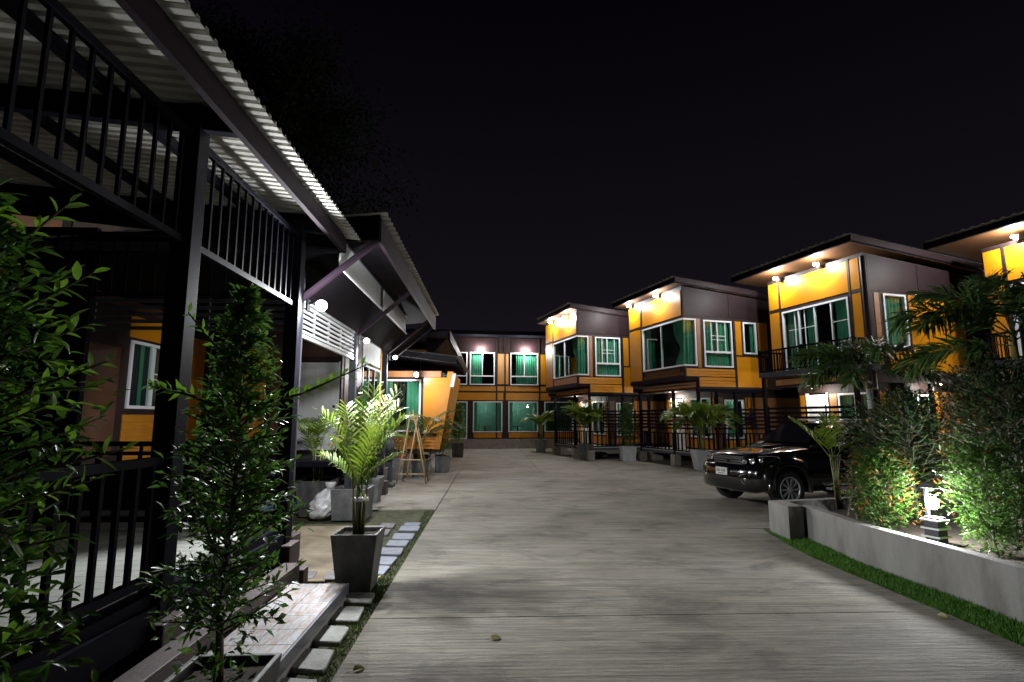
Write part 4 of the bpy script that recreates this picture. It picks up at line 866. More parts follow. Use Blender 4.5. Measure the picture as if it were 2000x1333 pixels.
# ---- foreground left: big-leaved shrub and columnar shrub in grey pots
t = thing('potted_shrub', 'big-leaved ficus shrub filling the left edge in front of the deck railing', 'shrub', (-1.72, 1.62, 0)); pot(t, .5, .48)
ex = []
for (a, zz, r, up) in [(.25, 1.72, .46, .16), (.5, 1.50, .50, .10), (.35, 1.95, .38, .22), (.15, 1.30, .44, .06), (.6, 2.12, .28, .3), (-.1, 1.62, .40, .12), (-.3, 1.15, .42, .02), (.8, 1.40, .44, .10), (.4, 1.05, .40, .0), (1.0, 1.85, .38, .18)]:
    ex.append(([(0, 0, zz - .1), (math.cos(a) * r * .55, math.sin(a) * r * .55, zz + up * .4), (math.cos(a) * r, math.sin(a) * r, zz + up)], 14))
shrub(t, 2.35, .43, lambda q: .16 + .26 * math.sin(PI * min(1, q * .9 + .12)), 120, 17, .066, 'leaf_ficus', .016, 'leaf_ficus_young', .4, .35, extra=ex, fine=True, aspect=.42, fill=2600)
t = thing('potted_shrub', 'tall columnar ficus shrub in a square grey pot at the bottom left', 'shrub', (-1.40, 2.84, 0), math.radians(3)); pot(t, .44, .50)
ex = [([(0, 0, 1.75), (.30, .05, 1.83), (.62, .10, 1.99)], 40), ([(0, 0, 1.72), (-.2, -.1, 1.82), (-.36, -.15, 1.86)], 24), ([(0, 0, 1.95), (-.12, -.1, 2.1), (-.20, -.16, 2.22)], 12), ([(0, 0, 1.7), (.05, -.2, 1.72), (.08, -.33, 1.75)], 14), ([(.02, -.1, .47), (.03, -.12, .52), (.04, -.13, .60)], 8)]
def prof_col(q): return ip(q, [(0, .20), (.12, .30), (.3, .31), (.5, .27), (.7, .20), (.85, .12), (1, .03)])
shrub(t, 2.36, .46, prof_col, 175, 15, .062, 'leaf_column', .020, 'leaf_ficus_young', .12, .5, extra=ex, aspect=.44, fill=1300)
for (x, y, lb) in [(-1.95, 2.35, 'tiny leafy seedling growing below the deck beam'), (-2.02, 1.95, 'low seedling at the bottom edge under the deck')]:
    t = thing('seedling', lb, 'plant', (x, y, -.05)); shrub(t, .32, 0, lambda q: .14, 14, 9, .045, 'leaf_ficus', .006, 'leaf_ficus_young', .4, .6)
# ---- palm in the square pot by the stepping stones
areca('potted_palm', 'bright green areca palm in a square dark pot on the stepping stones', (-1.58, 5.93), .46, .56, .55, 8, 12, 1.0, 'pot_dark', LA, GPOT, .27, .022, pairs=15,
      spread=.42, fr=[(2.95, 1.08, .95), (1.2, 1.5, 1.1), (.45, 1.30, 1.05), (.15, .75, .5), (2.1, 1.35, 1.0), (-.5, 1.35, .7), (3.2, 1.15, .7), (.8, 1.45, 1.15), (-.2, 1.25, .8), (2.9, .75, .6), (1.7, 1.5, 1.0)])
# tie round its stems
B().lathe([(.085, .86), (.088, .875), (.085, .89)], 12).build('tie', 'sack', bpy.data.objects['potted_palm'], smooth=True)
# ---- two box planters and the sack in front of the raised porch
areca('potted_palm', 'slender palm in a square dark planter in front of the white door', (-3.52, 10.25), .62, .62, .6, 4, 9, .95, 'pot_dark', LA, GPOT, .30, .030, pairs=16)
t = thing('planter_box', 'square dark planter with low green herb beside the white sack', 'planter', (-2.78, 9.95, 0), LA); pot(t, .62, .52, 'pot_mid', .9)
shrub(t, .95, .46, lambda q: .24, 40, 14, .035, 'leaf_small', .008, None, 0, .8, stems=4)
t = thing('potted_shrub', 'dense dark columnar shrub in front of the dark post by the white door', 'shrub', (-3.2, 11.6, 0), 0, GPOT); pot(t, .5, .5)
shrub(t, 2.35, .44, lambda q: .30 * (1 - .7 * q) + .05, 190, 15, .040, 'leaf_small', .014, None, 0, .5, fill=3000)
# sack
t = thing('sack', 'crumpled white plastic sack leaning between the two planters', 'sack', (*gz(628, 1016), 0), LA); bm = bmesh.new(); bmesh.ops.create_icosphere(bm, subdivisions=4, radius=1)
for v in bm.verts:
    z = (v.co.z + 1) / 2; wd = .25 * (1 - .25 * z) if z < .8 else .19 - (z - .8) * .35
    a = math.atan2(v.co.y, v.co.x); cr = 1 + .10 * math.sin(a * 5 + z * 9) * (.4 + z) + .07 * math.sin(a * 9 - z * 17) + .05 * math.sin(z * 26 + a * 2)
    r = math.hypot(v.co.x, v.co.y); v.co = (v.co.x * wd * 1.0 * cr + .13 * z - .05 - .22 * max(0, .25 - z) * (v.co.x < 0), v.co.y * wd * .75 * cr + .10 * z, .50 * z + .025 * math.sin(a * 4) * (z > .75) + .01)
me = bpy.data.meshes.new('bag'); bm.to_mesh(me); bm.free(); link('bag', me, 'sack', t, smooth=True)
tb = B(); tb.lathe([(.05, .0), (.075, .05), (.095, .10), (.09, .13)], 14, (.10, .10, .49)); tb.build('tied_neck', 'sack', t, smooth=True)
# ---- pedestal, A-frame stand with terracotta pot
t = thing('pedestal', 'black cast pedestal with a round urn standing on the concrete', 'pedestal', (*gz(757, 951), 0), LA)
B().box(-.17, .17, -.17, .17, 0, .09).build('foot', 'cast_iron', t, bevel=.015); B().lathe([(.16, .09), (.13, .14), (.13, .62), (.17, .68), (.17, .72)], 4, sq=True).build('shaft', 'cast_iron', t)
B().lathe([(.09, .72), (.06, .80), (.11, .88), (.15, .98), (.13, 1.12), (.10, 1.2), (.12, 1.26), (.03, 1.34)], 18).build('urn', 'cast_iron', t, smooth=True)
t = thing('wooden_stand', 'bamboo A-frame stand beside the black pedestal', 'stand', (*gz(803, 944), 0), LA)
for (a, b) in [((-.36, -.2, 0), (-.08, .1, 1.85)), ((.42, -.2, 0), (-.02, .1, 1.95)), ((-.30, .5, 0), (-.10, .1, 1.9)), ((.40, .5, 0), (.05, .12, 1.8)), ((-.1, -.25, 0.2), (.12, .1, 1.75))]: B().tube([a, tuple((p + q) / 2 + .012 for p, q in zip(a, b)), b], .020, 7).build('leg', 'wood', t, smooth=True)
for z in (.25, .62): B().tube([(-.36 + z * .15, -.18, z), (.40 - z * .22, -.18, z)], .015, 6).build('crossbar', 'wood', t)
B().tube([(-.15, .1, 1.72), (.15, .1, 1.78)], .03, 7).build('lashing', 'wood', t)
t = thing('terracotta_pot', 'small terracotta pot hanging low on the bamboo stand', 'pot', (gz(783, 935)[0], gz(783, 935)[1] - .1, .42), LA)
B().lathe([(.09, 0), (.14, .22), (.155, .22), (.155, .27), (.13, .27), (.12, .2)], 18).build('pot', 'terracotta', t, smooth=False); B().tube([(-.14, 0, .26), (0, 0, .62), (.14, 0, .26)], .006, 5).build('wire', 'dark_metal', t)
t = thing('potted_flower', 'low pink flowering plant in front of the pavilion window', 'plant', (-3.3, 16.2, 0), 0); pot(t, .5, .6, 'pot_mid', .8)
shrub(t, 1.25, .54, lambda q: .38, 46, 14, .045, 'leaf_small', .008, 'flower', .35, .6, stems=3)
t = thing('potted_shrub', 'leafy shrub in a grey pot just left of the bamboo stand', 'shrub', (-3.25, 13.4, 0), 0); pot(t, .52, .55, 'pot_mid', .85)
shrub(t, 1.5, .5, lambda q: .34, 80, 14, .05, 'leaf_small', .01, None, 0, .7, stems=3)
areca('potted_palm', 'dark arching palm in front of the pavilion wall', (-2.75, 16.9), .5, .5, .6, 4, 12, 1.25, 'pot_dark', 0, GPOT, .34, .030, mt='leaf_fox', pairs=20, spread=1.5, fr=[(0.1, 1.1, 1.5), (-.2, .95, 1.4), (2.6, 1.0, 1.2), (.4, .8, 1.2)])
areca('potted_palm', 'yellowish palm rising behind the stepping-stone palm', (-2.95, 11.9), .46, .5, .9, 5, 10, 1.1, 'pot_mid', 0, GPOT, .30, .028, pairs=16)
# ---- pots farther along
def potshrub(px, label, H, r, potm, w=.46, ph=.5, nb=150, leaf=.045, mt='leaf_small'):
    x, y = gz(*px); t = thing('potted_shrub', label, 'shrub', (x, y + w / 2, 0), LA, GPOT); pot(t, w, ph, potm, .85)
    shrub(t, H, ph - .06, lambda q: r * (1 - .72 * q) + .04, nb, 14, leaf, mt, .013, None, 0, .6, fill=int(nb * 15)); return t
potshrub((862, 924), 'slim conical shrub in a dark pot left of the road, before the far house', 2.15, .34, 'pot_dark', .46, .52, 190, .05)
potshrub((893, 894), 'small palm-like shrub in a dark pot beside the glass door', 2.3, .36, 'pot_dark', .55, .62, 90, .10, 'leaf_palm')
potshrub((1230, 902), 'columnar shrub in a pale grey pot between two right verandas', 2.35, .36, 'pot_light', .58, .60, 190, .055)
potshrub((1493, 905), 'slim shrub behind the bonnet of the car, before the slat screen', 2.5, .34, 'pot_mid', .5, .5, 150, .06)
x, y = gz(1057, 885); areca('potted_palm', 'narrow palm in a dark pot before the far right lower window', (x, y + .25), .6, .65, .9, 5, 15, 1.0, 'pot_dark', 0, GPOT, .38, .046, pairs=17)
x, y = gz(1145, 899); areca('potted_palm', 'tall palm in a dark pot before the farthest right veranda', (x, y + .25), .62, .66, .85, 7, 24, 1.25, 'pot_dark', 0, GPOT, .44, .046, mt='leaf_palm', pairs=20)
x, y = gz(1380, 920); areca('potted_palm', 'wide arching palm in a pale pot before the shingled house', (x, y + .3), .66, .66, .8, 8, 28, 1.35, 'pot_light', 0, GPOT, .46, .044, mt='leaf_palm', pairs=22, spread=1.35)
# stray concrete blocks under and beside the verandas
for i, (px, w, hh, lb) in enumerate([((1285, 900), .45, .30, 'low pale concrete block under the shingled house veranda'), ((1100, 886), .40, .38, 'square concrete block beside the far narrow palm'), ((1175, 893), .5, .18, 'flat pale stone slab by the farthest right veranda')]):
    x, y = gz(*px); t = thing('concrete_block', lb, 'block', (x, y + .3, 0), RA); B().box(-w / 2, w / 2, -.2, .2, -.03, hh).build('block_body', 'block', t, bevel=.015); B().box(-w / 2 + .05, w / 2 - .05, -.15, .15, hh + .001, hh + .02).build('block_top', 'block', t, bevel=.006)
x, y = gz(1120, 884); o = B().quad((x - 2.2, y - .4, .004), (x + 1.6, y - .4, .004), (x + 1.6, y + .9, .004), (x - 2.2, y + .9, .004)); struct('lawn', o, 'moss')
# ================================================================== planter on the right
A, Bc, Cc = gz(1503.5, 1037.5), gz(1543, 1054.7), gz(1570, 1048)
pw = thing('planter_wall', 'long low grey concrete planter wall curving along the road on the right', 'wall', (Bc[0], Bc[1], 0))
wl_pts = [Cc] + edge_out[3:]
mb = B(); ZTOP = .445; n0 = 0
rel = [(x - Bc[0], y - Bc[1]) for x, y in wl_pts]
for x, y in rel: mb.v += [(x, y, -.06), (x, y, ZTOP), (x + .13, y + .03, ZTOP), (x + .13, y + .03, -.06)]
for i in range(len(rel) - 1):
    for k in range(4): a, b = i * 4 + k, i * 4 + (k + 1) % 4; mb.f.append((a, a + 4, b + 4, b))
mb.f += [(0, 1, 2, 3), tuple(4 * (len(rel) - 1) + k for k in (3, 2, 1, 0))]
bmn = bmesh.new(); me = mb.mesh('long_wall'); bmn.from_mesh(me); bmesh.ops.recalc_face_normals(bmn, faces=bmn.faces); bmn.to_mesh(me); bmn.free()
link('long_wall', me, 'wall_concrete', pw, bevel=.006)
rd, rp = Vector((-.2888, .9574)), Vector((.9574, .2888))
def rl2(q): return (q[0] - Bc[0], q[1] - Bc[1])
a, b = Vector(rl2(A)), Vector((0, 0)); c = b + rp * .27; d = a + rp * 2.6; e2 = a + rp * 2.6 - rd * .16
m2 = B(); m2.hexa([(*b, -.06), (*c, -.06), (*(a + rp * .27), -.06), (*a, -.06)], [(*b, .455), (*c, .455), (*(a + rp * .27), .455), (*a, .455)]); m2.build('end_block', 'wall_concrete', pw, bevel=.008)
a2 = a + rp * .272; m3 = B(); m3.hexa([(*(a2 - rd * .15), -.06), (*e2, -.06), (*d, -.06), (*a2, -.06)], [(*(a2 - rd * .15), .45), (*e2, .45), (*d, .45), (*a2, .45)]); m3.build('back_wall', 'wall_concrete', pw, bevel=.006)
so = struct('flower_bed', B().quad((Cc[0] + .02, Cc[1] + .2, .30), (edge_out[-1][0] + .1, 2, .30), (11, 2, .30), (11, 10.3, .30), (Cc[0] + 1.4, Cc[1] + .75, .30)), 'soil')
# bollard lamp with louvres
t = thing('bollard_lamp', 'square louvred bollard lamp glowing among the planter shrubs', 'lamp', (4.80, 6.50, .30), math.radians(20))
B().box(-.075, .075, -.075, .075, -.02, .30).build('body', 'steel_grey', t); B().box(-.08, .08, -.08, .08, .62, .68).build('cap', 'steel_grey', t, bevel=.008)
for z in (.08, .17, .26): B().box(-.10, .10, -.10, .10, z, z + .018).build('louvre', 'zinc_pale', t)
B().bar((0, .07, .30), (0, .07, .62), .03).build('back_bar', 'steel_grey', t)
B().lathe([(.03, .385), (.050, .405), (.056, .45), (.050, .495), (.03, .515)], 14).build('glass_tube', 'globe', t, smooth=True)
for dx, dy in ((0, 0),):
    l = bpy.data.lights.new('bollard', 'POINT'); l.energy = 150; l.color = (.97, .98, 1); l.shadow_soft_size = .045
    lo = bpy.data.objects.new('bollard_light', l); C.objects.link(lo); lo.parent = t; lo.location = (dx, dy, .46)
# shrubs
GS = 'red-tipped shrubs in the planter'
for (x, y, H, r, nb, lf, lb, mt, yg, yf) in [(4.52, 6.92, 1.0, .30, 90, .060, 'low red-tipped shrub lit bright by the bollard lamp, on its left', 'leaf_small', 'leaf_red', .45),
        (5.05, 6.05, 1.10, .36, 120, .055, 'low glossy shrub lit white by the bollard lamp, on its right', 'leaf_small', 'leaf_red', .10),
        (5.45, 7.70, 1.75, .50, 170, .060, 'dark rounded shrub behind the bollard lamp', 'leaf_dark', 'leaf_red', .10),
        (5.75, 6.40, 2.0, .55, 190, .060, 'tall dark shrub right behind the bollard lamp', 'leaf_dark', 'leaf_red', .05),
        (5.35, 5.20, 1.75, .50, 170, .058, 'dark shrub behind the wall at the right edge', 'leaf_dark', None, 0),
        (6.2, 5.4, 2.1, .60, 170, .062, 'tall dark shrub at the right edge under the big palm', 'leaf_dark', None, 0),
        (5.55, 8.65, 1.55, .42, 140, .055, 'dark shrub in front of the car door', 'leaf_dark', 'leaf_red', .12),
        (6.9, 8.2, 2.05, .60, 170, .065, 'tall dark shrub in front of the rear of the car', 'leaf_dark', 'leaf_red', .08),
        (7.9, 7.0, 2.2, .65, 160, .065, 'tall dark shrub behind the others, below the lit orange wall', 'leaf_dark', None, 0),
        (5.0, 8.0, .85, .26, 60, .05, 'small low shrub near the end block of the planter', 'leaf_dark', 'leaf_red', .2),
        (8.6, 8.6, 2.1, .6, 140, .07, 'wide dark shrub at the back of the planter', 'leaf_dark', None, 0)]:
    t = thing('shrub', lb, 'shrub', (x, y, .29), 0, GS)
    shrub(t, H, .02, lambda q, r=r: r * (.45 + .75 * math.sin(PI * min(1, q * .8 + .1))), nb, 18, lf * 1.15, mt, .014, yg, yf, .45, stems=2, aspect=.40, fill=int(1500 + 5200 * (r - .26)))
# young cane palm right behind the end block
t = thing('cane_palm', 'young cane palm with a few upright fronds beside the car wheel', 'palm', (5.15, 8.95, .29)); sm = B()
for i in range(5): sm.tube([(-.06 + i * .03, .02 * i, 0), (-.07 + i * .035, .03 * i, .45), (-.10 + i * .06, .03 * i, .85)], [.014, .011, .008], 6)
sm.build('stems', 'palm_stem', t, smooth=True)
for az, ti, L, dr in [(2.6, 1.0, .85, .4), (1.2, 1.4, .75, .5), (.5, 1.2, .7, .9), (3.5, 1.2, .6, .8), (-.5, 1.0, .55, 1.0)]: frond(t, (-.04, .03, .75), az, ti, L, dr, .30, .045, 9, 'leaf_palm', .3)
# trunk stakes
t = thing('tree_stake', 'crossed wooden stakes propping a young trunk behind the planter wall', 'stake', (5.02, 8.35, .28))
for a, b in (((-.12, 0, 0), (.10, .05, .62)), ((.14, .02, 0), (-.06, .03, .60)), ((.02, .03, 0), (.02, .05, .75))): B().tube([a, b], .016, 6).build('pole', 'bark', t)
def foxtail(label, loc, zt, L, frs, trunk_r, lean):
    t = thing('foxtail_palm', label, 'palm', loc); z0 = 0
    B().tube([(0, 0, 0), (lean[0] * .4, lean[1] * .4, zt * .45), (lean[0], lean[1], zt)], [trunk_r * 1.3, trunk_r, trunk_r * .62], 12).build('trunk', 'palm_trunk', t, smooth=True)
    B().tube([(lean[0], lean[1], zt - .02), (lean[0], lean[1], zt + .32)], [trunk_r * .66, trunk_r * .3], 10).build('crownshaft', 'palm_stem', t, smooth=True)
    for az, ti, f, dr in frs: frond(t, (lean[0], lean[1], zt + random.uniform(.05, .3)), az, ti, L * f, dr, .30, .030, 34, 'leaf_fox', .2, ring=True)
    return t
foxtail('foxtail palm with bushy fronds rising behind the car, before the balcony', (6.08, 9.30, .28), 1.95, 1.25, [(3.0, .75, 1, 1.5), (2.5, .95, .85, 1.3), (.15, .7, 1.05, 1.3), (-.2, .35, .9, 1.1), (3.3, .3, .95, 1.2), (4.4, .8, .8, 1.5), (1.4, 1.2, .8, 1.0), (.7, 1.1, .75, 1.2), (3.9, .5, .8, 1.5)], .06, (-.1, 0))
foxtail('tall foxtail palm at the right edge, nearest the camera', (6.15, 6.55, .28), 2.15, 1.30, [(2.9, .75, 1.05, 1.4), (3.3, .45, 1.05, 1.2), (2.3, 1.05, .9, 1.2), (.3, .9, 1, 1.3), (-.4, .6, 1, 1.4), (4.3, .9, .9, 1.6), (1.3, 1.2, .9, 1.1), (3.8, 1.0, .95, 1.5), (2.6, .15, .85, 1.0)], .06, (-.15, 0))
# ================================================================== dark tree behind the left roofs
t = thing('tree', 'large dark tree against the night sky behind the left roofs', 'tree', (-10.3, 21.5, -.07))
tr = B(); tr.tube([(0, 0, 0), (.2, 0, 4), (0, .2, 8), (.4, 0, 13)], [.45, .36, .28, .14], 10); P, D = [], []
for b in range(80):
    z = 6 + 11 * random.random(); a = b * 2.4; R = (1.2 + 3.9 * math.sin(PI * min(1, (z - 4.5) / 13.5))) * random.uniform(.6, 1.05)
    p0 = Vector((.1, 0, z - 1.5)); p2 = Vector((math.cos(a) * R, math.sin(a) * R, z + random.uniform(0, 1.8))); p1 = p0.lerp(p2, .5) + Vector((0, 0, .5))
    tr.tube([p0, p1, p2], [.09, .05, .02], 5, cap=False)
    for c in range(5):
        ctr = p1.lerp(p2, c / 4) + Vector(rng.normal(size=3) * .35); k = 90; q = rng.normal(size=(k, 3)) * (.55, .55, .38); P.append(np.array(ctr) + q); D.append(q + (0, 0, -.2) + .3 * rng.normal(size=(k, 3)))
tr.build('trunk', 'leaf_tree', t, smooth=True); P = np.concatenate(P); D = np.concatenate(D)
leaves('crown', P, D, .22 * (.7 + .6 * rng.random(len(P))), .10, 'leaf_tree', t)
# ================================================================== the parked car
car = thing('car', 'black off-road car with chrome multi-spoke wheel parked nose to the road', 'car', (4.05 + .34, 11.36 + .105, 0), RA)
LEN, HW, ZW, RW_ = 4.70, .91, .37, .37; WX = (.66, 3.42)
def zb(x):
    z = .40 if x > .5 else .36
    for wx in WX:
        d = abs(x - wx)
        if d < .46: z = max(z, ZW + math.sqrt(.46 ** 2 - d * d) * .98)
    return z
top = lambda x: ip(x, [(0, .88), (.03, .945), (.10, .995), (.25, 1.035), (.7, 1.095), (1.35, 1.145), (1.6, 1.155), (4.3, 1.17), (4.6, 1.12), (4.7, 1.0)])
wid = lambda x: ip(x, [(0, .66), (.06, .74), (.2, .82), (.45, .885), (.8, HW), (4.2, HW), (4.55, .86), (4.7, .74)])
xs = sorted({*np.round(np.linspace(0, LEN, 70), 4), .03, .09, *[round(w + s * .46, 4) for w in WX for s in (-1, -.98, -.9, .9, .98, 1)]})
body = B(); rows = 12
for x in xs:
    w, zt, z0 = wid(x), top(x), zb(x)
    fl = max([0] + [1 - abs(math.hypot(x - wx, .0) / .62) for wx in WX]) * .035
    prof = [(w * .93 + fl, z0), (w + fl, z0 + .03), (w + fl, z0 + (zt - z0) * .25), (w + fl * .8, z0 + (zt - z0) * .45), (w - .005, .80 if z0 < .78 else z0 + (zt - z0) * .55), (w - .02, zt - .16), (w - .045, zt - .09), (w - .09, zt - .035), (w - .17, zt - .008), (w * .55, zt + .012), (w * .25, zt + .02), (0, zt + .022)]
    for i in range(1, 12): prof[i] = (prof[i][0], max(prof[i][1], prof[i - 1][1] + .004))
    for y, z in prof: body.v.append((x, -y, z))
    for y, z in prof[:-1][::-1]: body.v.append((x, y, z))
K = 23
for i in range(len(xs) - 1):
    for k in range(K - 1): a = i * K + k; body.f.append((a, a + 1, a + K + 1, a + K))
body.f.append(tuple(range(K))); body.f.append(tuple(range((len(xs) - 1) * K, len(xs) * K))[::-1])
bo = body.build('body', 'car_paint', car, smooth=True)
# front face: bumper, grille, lights
fr = B(); plan = [(.30, .915), (.20, .905), (.08, .86), (.0, .77), (-.05, .62), (-.085, .36), (-.095, 0)]; plan = [(x, -y) for x, y in plan] + plan[:-1][::-1]
vert = [(.33, .06, .97), (.36, .0, 1.0), (.46, -.03, 1.01), (.60, -.035, 1.01), (.70, -.02, 1.0), (.76, .03, .985), (.79, .08, .96)]
for z, xo, k in vert:
    for x, y in plan: fr.v.append((x + xo * (1 - abs(y) * .75), y * k, z + (.03 if abs(y) > .8 else 0)))
n_ = len(plan)
for j in range(len(vert) - 1):
    for i in range(n_ - 1): a = j * n_ + i; fr.f.append((a, a + 1, a + n_ + 1, a + n_))
sf = fr.build('front_bumper', 'car_paint', car, smooth=True); sf.modifiers.new('s', 'SOLIDIFY').thickness = .03
bg_ = B(); bg_.hexa([(-.02, -.42, .79), (-.02, .42, .79), (.05, .44, .79), (.05, -.44, .79)], [(.0, -.46, .965), (.0, .46, .965), (.06, .48, .965), (.06, -.48, .965)]); gr = bg_.build('grille', 'black_plastic', car)
for z in (.81, .855, .90, .945): B().box(-.045 + (z - .8) * .1, -.015, -.43, .43, z, z + .012).build('grille_bar', 'chrome' if z > .93 else 'car_paint', gr)
B().lathe([(.055, 0), (.05, .015)], 18).build('emblem', 'chrome', gr).matrix_local = Matrix.Translation((-.045, 0, .88)) @ Matrix.Rotation(-PI / 2, 4, 'Y') @ Matrix.Diagonal((.7, 1, 1, 1))
B().box(-.165, -.14, -.19, .19, .59, .75).build('plate_holder', 'black_plastic', car)
pt = B().box(-.175, -.166, -.17, .17, .60, .74).build('number_plate', 'plate_white', car)
for i, yy in enumerate((-.11, -.065, -.02, .04, .085, .13)): B().box(-.178, -.1755, yy - .012, yy + .012, .655, .715).build('plate_mark', 'plate_ink', pt)
B().box(-.178, -.1755, -.09, .09, .62, .635).build('plate_mark', 'plate_ink', pt)
for s in (-1, 1):
    hl = B().hexa([(.02, s * .45, .80), (.20, s * .80, .82), (.40, s * .875, .90), (.02, s * .47, .88)], [(.06, s * .45, .97), (.22, s * .78, .99), (.46, s * .87, 1.005), (.06, s * .47, .975)]); hl.v = [(x - .035, y * 1.02, z) for x, y, z in hl.v]
    h_ = hl.build('headlight', 'car_glass', car, bevel=.012)
    for (x, y, z, r) in ((-.01, .53, .885, .045), (.06, .66, .895, .055), (.17, .765, .91, .04)):
        o = B().lathe([(r, 0), (r * .95, .012), (r * .6, .004), (r * .2, -.01)], 14).build('reflector', 'chrome', h_, smooth=True); o.matrix_local = Matrix.Translation((x - .045, s * (y + .03), z)) @ Matrix.Rotation(-s * .55, 4, 'Z') @ Matrix.Rotation(-PI / 2, 4, 'Y')
    B().tube([(.10, s * .76, .995), (.20, s * .82, 1.0), (.34, s * .89, 1.0), (.42, s * .915, .98), (.44, s * .92, .94)], .012, 6).build('lamp_trim', 'chrome', h_, smooth=True)
    fg = B(); pts = [(-.02, s * (.60 + .12 * math.cos(a) * (1.1 if math.sin(a) > 0 else .8)), .56 + .095 * math.sin(a)) for a in np.linspace(0, 2 * PI, 19)]
    fg.tube([(-.125 + .30 * max(0, abs(y) - .48), y, z) for x, y, z in pts], .012, 6, cap=False); f_ = fg.build('fog_light', 'chrome', car, smooth=True)
    o = B().lathe([(.045, 0), (.04, .015), (.015, .02)], 14).build('fog_lens', 'chrome', f_, smooth=True); o.matrix_local = Matrix.Translation((-.10, s * .60, .56)) @ Matrix.Rotation(-PI / 2, 4, 'Y')
# cabin
cab = B(); st = [(1.30, .76, 1.15, .0), (1.62, .74, 1.33, .0), (2.05, .685, 1.555, 0), (2.30, .66, 1.615, 0), (2.9, .66, 1.65, 0), (3.7, .65, 1.64, 0), (4.25, .635, 1.61, 0), (4.42, .66, 1.50, 0), (4.58, .72, 1.15, 0)]
for x, w, z, _ in st:
    prof = [(.855, 1.10), (.84, 1.15), (max(w, .84 - (z - 1.15) * .33), max(1.155, z - .10)), (w - .03, max(1.16, z - .025)), (w - .14, max(1.165, z)), (0, max(1.17, z + .025))]
    for y, zz in prof: cab.v.append((x, -y, zz))
    for y, zz in prof[:-1][::-1]: cab.v.append((x, y, zz))
for i in range(len(st) - 1):
    for k in range(10): a = i * 11 + k; cab.f.append((a, a + 1, a + 12, a + 11))
cb = cab.build('cabin', 'car_paint', car, smooth=True); cb.modifiers.new('s', 'SUBSURF').render_levels = 1
ws = B().quad((1.40, -.70, 1.185), (1.40, .70, 1.185), (2.08, .60, 1.57), (2.08, -.60, 1.57)).build('windscreen', 'car_glass', car); ws.location = (-.035, 0, .045)
for s in (-1, 1):
    B().quad((1.80, s * .845, 1.20), (2.75, s * .845, 1.20), (2.75, s * .725, 1.54), (2.25, s * .735, 1.52)).build('side_window', 'car_glass', car).location = (0, s * .012, 0)
    B().quad((2.85, s * .845, 1.20), (3.65, s * .845, 1.20), (3.6, s * .72, 1.54), (2.85, s * .725, 1.54)).build('side_window', 'car_glass', car).location = (0, s * .012, 0)
    m = B(); m.hexa([(1.78, s * .93, 1.14), (1.95, s * .92, 1.14), (1.95, s * 1.10, 1.15), (1.82, s * 1.10, 1.15)], [(1.80, s * .93, 1.28), (1.95, s * .92, 1.29), (1.95, s * 1.09, 1.28), (1.84, s * 1.09, 1.27)]); m.build('wing_mirror', 'car_paint', car, bevel=.025)
    for x in (2.55, 3.45): B().tube([(x, s * .925, .93), (x + .05, s * .955, .935), (x + .17, s * .955, .935), (x + .22, s * .925, .93)], .013, 6).build('door_handle', 'chrome', car, smooth=True)
    B().box(1.55, 3.15, s * .86, s * 1.0, .34, .39).build('running_board', 'alloy', car, bevel=.01)
    B().box(1.50, 1.74, s * .911, s * .918, .90, .914).build('badge', 'chrome', car); B().box(1.70, 1.74, s * .911, s * .919, .85, .885).build('badge', 'chrome', car)
    for wx in WX:   # flared arch trim
        fa = B(); arc = [(wx + .475 * math.cos(a), ZW + .475 * math.sin(a)) for a in np.linspace(-.15, PI + .15, 22)]
        for x, z in arc:
            k = ((x - wx) ** 2 + (z - ZW) ** 2) ** .5; q = (.445 / k)
            fa.v += [(wx + (x - wx) * 1.12, s * .915, ZW + (z - ZW) * 1.12), (x, s * .965, z), (wx + (x - wx) * q, s * .955, ZW + (z - ZW) * q), (wx + (x - wx) * q, s * .75, ZW + (z - ZW) * q)]
        for i in range(21):
            for k in range(3): a = i * 4 + k; fa.f.append((a, a + 1, a + 5, a + 4))
        fa.build('wheel_arch', 'car_grey' if False else 'car_paint', car, smooth=True)
    B().tube([(2.3, s * .60, 1.64), (2.45, s * .61, 1.69), (4.0, s * .60, 1.68), (4.2, s * .59, 1.64)], .016, 6).build('roof_rail', 'alloy', car, smooth=True)
sc = B().hexa([(.72, -.24, 1.12), (.72, .24, 1.12), (1.15, .24, 1.15), (1.15, -.24, 1.15)], [(.76, -.21, 1.165), (.76, .21, 1.165), (1.15, .20, 1.185), (1.15, -.20, 1.185)]).build('bonnet_scoop', 'car_paint', car, bevel=.02)
B().box(.713, .718, -.19, .19, 1.125, 1.15).build('scoop_mouth', 'black_plastic', sc)
B().box(.4, 4.4, -.74, .74, .30, .42).build('underbody', 'black_plastic', car)
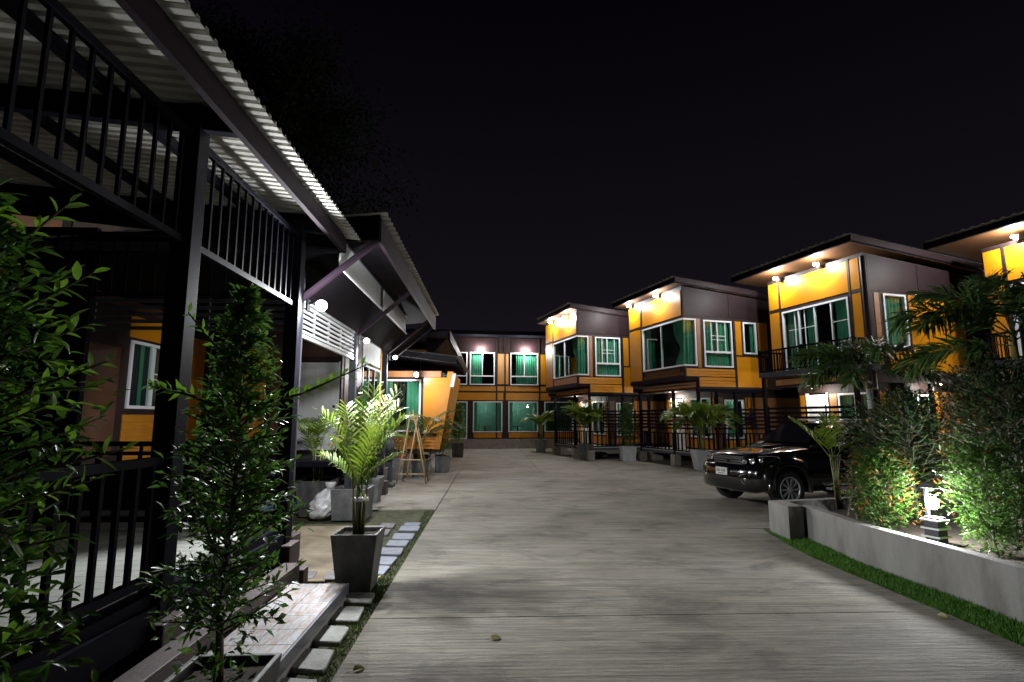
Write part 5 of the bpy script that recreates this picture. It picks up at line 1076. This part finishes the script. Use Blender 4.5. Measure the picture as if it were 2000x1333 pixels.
def wheel(x, s):
    w = B(); prof = [(.235, -.11), (.30, -.118), (.345, -.105), (.37, -.07), (.37, .07), (.345, .105), (.30, .118), (.235, .11)]
    n = 40
    for r, y in prof:
        for k in range(n): a = 2 * PI * k / n; w.v.append((r * math.cos(a), y, r * math.sin(a)))
    for i in range(len(prof)):
        for k in range(n): a, b = i * n, ((i + 1) % len(prof)) * n; w.f.append((a + k, a + (k + 1) % n, b + (k + 1) % n, b + k))
    t_ = w.build('wheel', 'rubber', car, smooth=True); t_.location = (x, s * .80, ZW)
    rm = B(); prof = [(.243, .10), (.243, .118), (.225, .118), (.215, .09), (.205, -.06), (.215, -.10), (.23, -.10)]
    for r, y in prof:
        for k in range(n): a = 2 * PI * k / n; rm.v.append((r * math.cos(a), s * y, r * math.sin(a)))
    for i in range(len(prof) - 1):
        for k in range(n): rm.f.append((i * n + k, i * n + (k + 1) % n, (i + 1) * n + (k + 1) % n, (i + 1) * n + k))
    rim = rm.build('rim', 'alloy', t_, smooth=True)
    B().tube([(0, s * -.09, 0), (0, s * -.06, 0)], .20, 24).build('brake_disc', 'black_plastic', t_)
    sp = B()
    for k in range(10):
        for dd in (-.085, .085):
            a = 2 * PI * k / 10; b = a + dd; sp.bar((.045 * math.cos(a), s * .105, .045 * math.sin(a)), (.222 * math.cos(b), s * .095, .222 * math.sin(b)), .013, .018, up=(0, 1, 0))
    sp.build('spokes', 'alloy', t_); B().tube([(0, s * .08, 0), (0, s * .118, 0)], [.055, .045], 18).build('hub', 'alloy', t_, smooth=False)
for x in WX:
    for s in (-1, 1): wheel(x, s)

# dry leaves on the ground
for (px, a, lb) in [((968, 1249), .3, 'curled dry leaf lying on the near road slab'), ((745, 1128), 1.2, 'brown dry leaf lying on the moss beside the palm pot'), ((700, 1310), .7, 'small dry leaf at the bottom of the road edge'), ((1840, 1206), 2.0, 'pale dry leaf at the edge of the grass strip')]:
    x, y = gz(*px); t = thing('fallen_leaf', lb, 'leaf', (x, y, .002), a, 'dry leaves on the ground')
    leaves('blade', [(-.05, 0, .004)], [(1, 0, .05)], .10, .055, 'leaf_palm_dry', t, fold=.35, fine=True); B().tube([(-.05, 0, .004), (-.085, .006, .006)], .002, 5).build('stalk', 'bark', t)
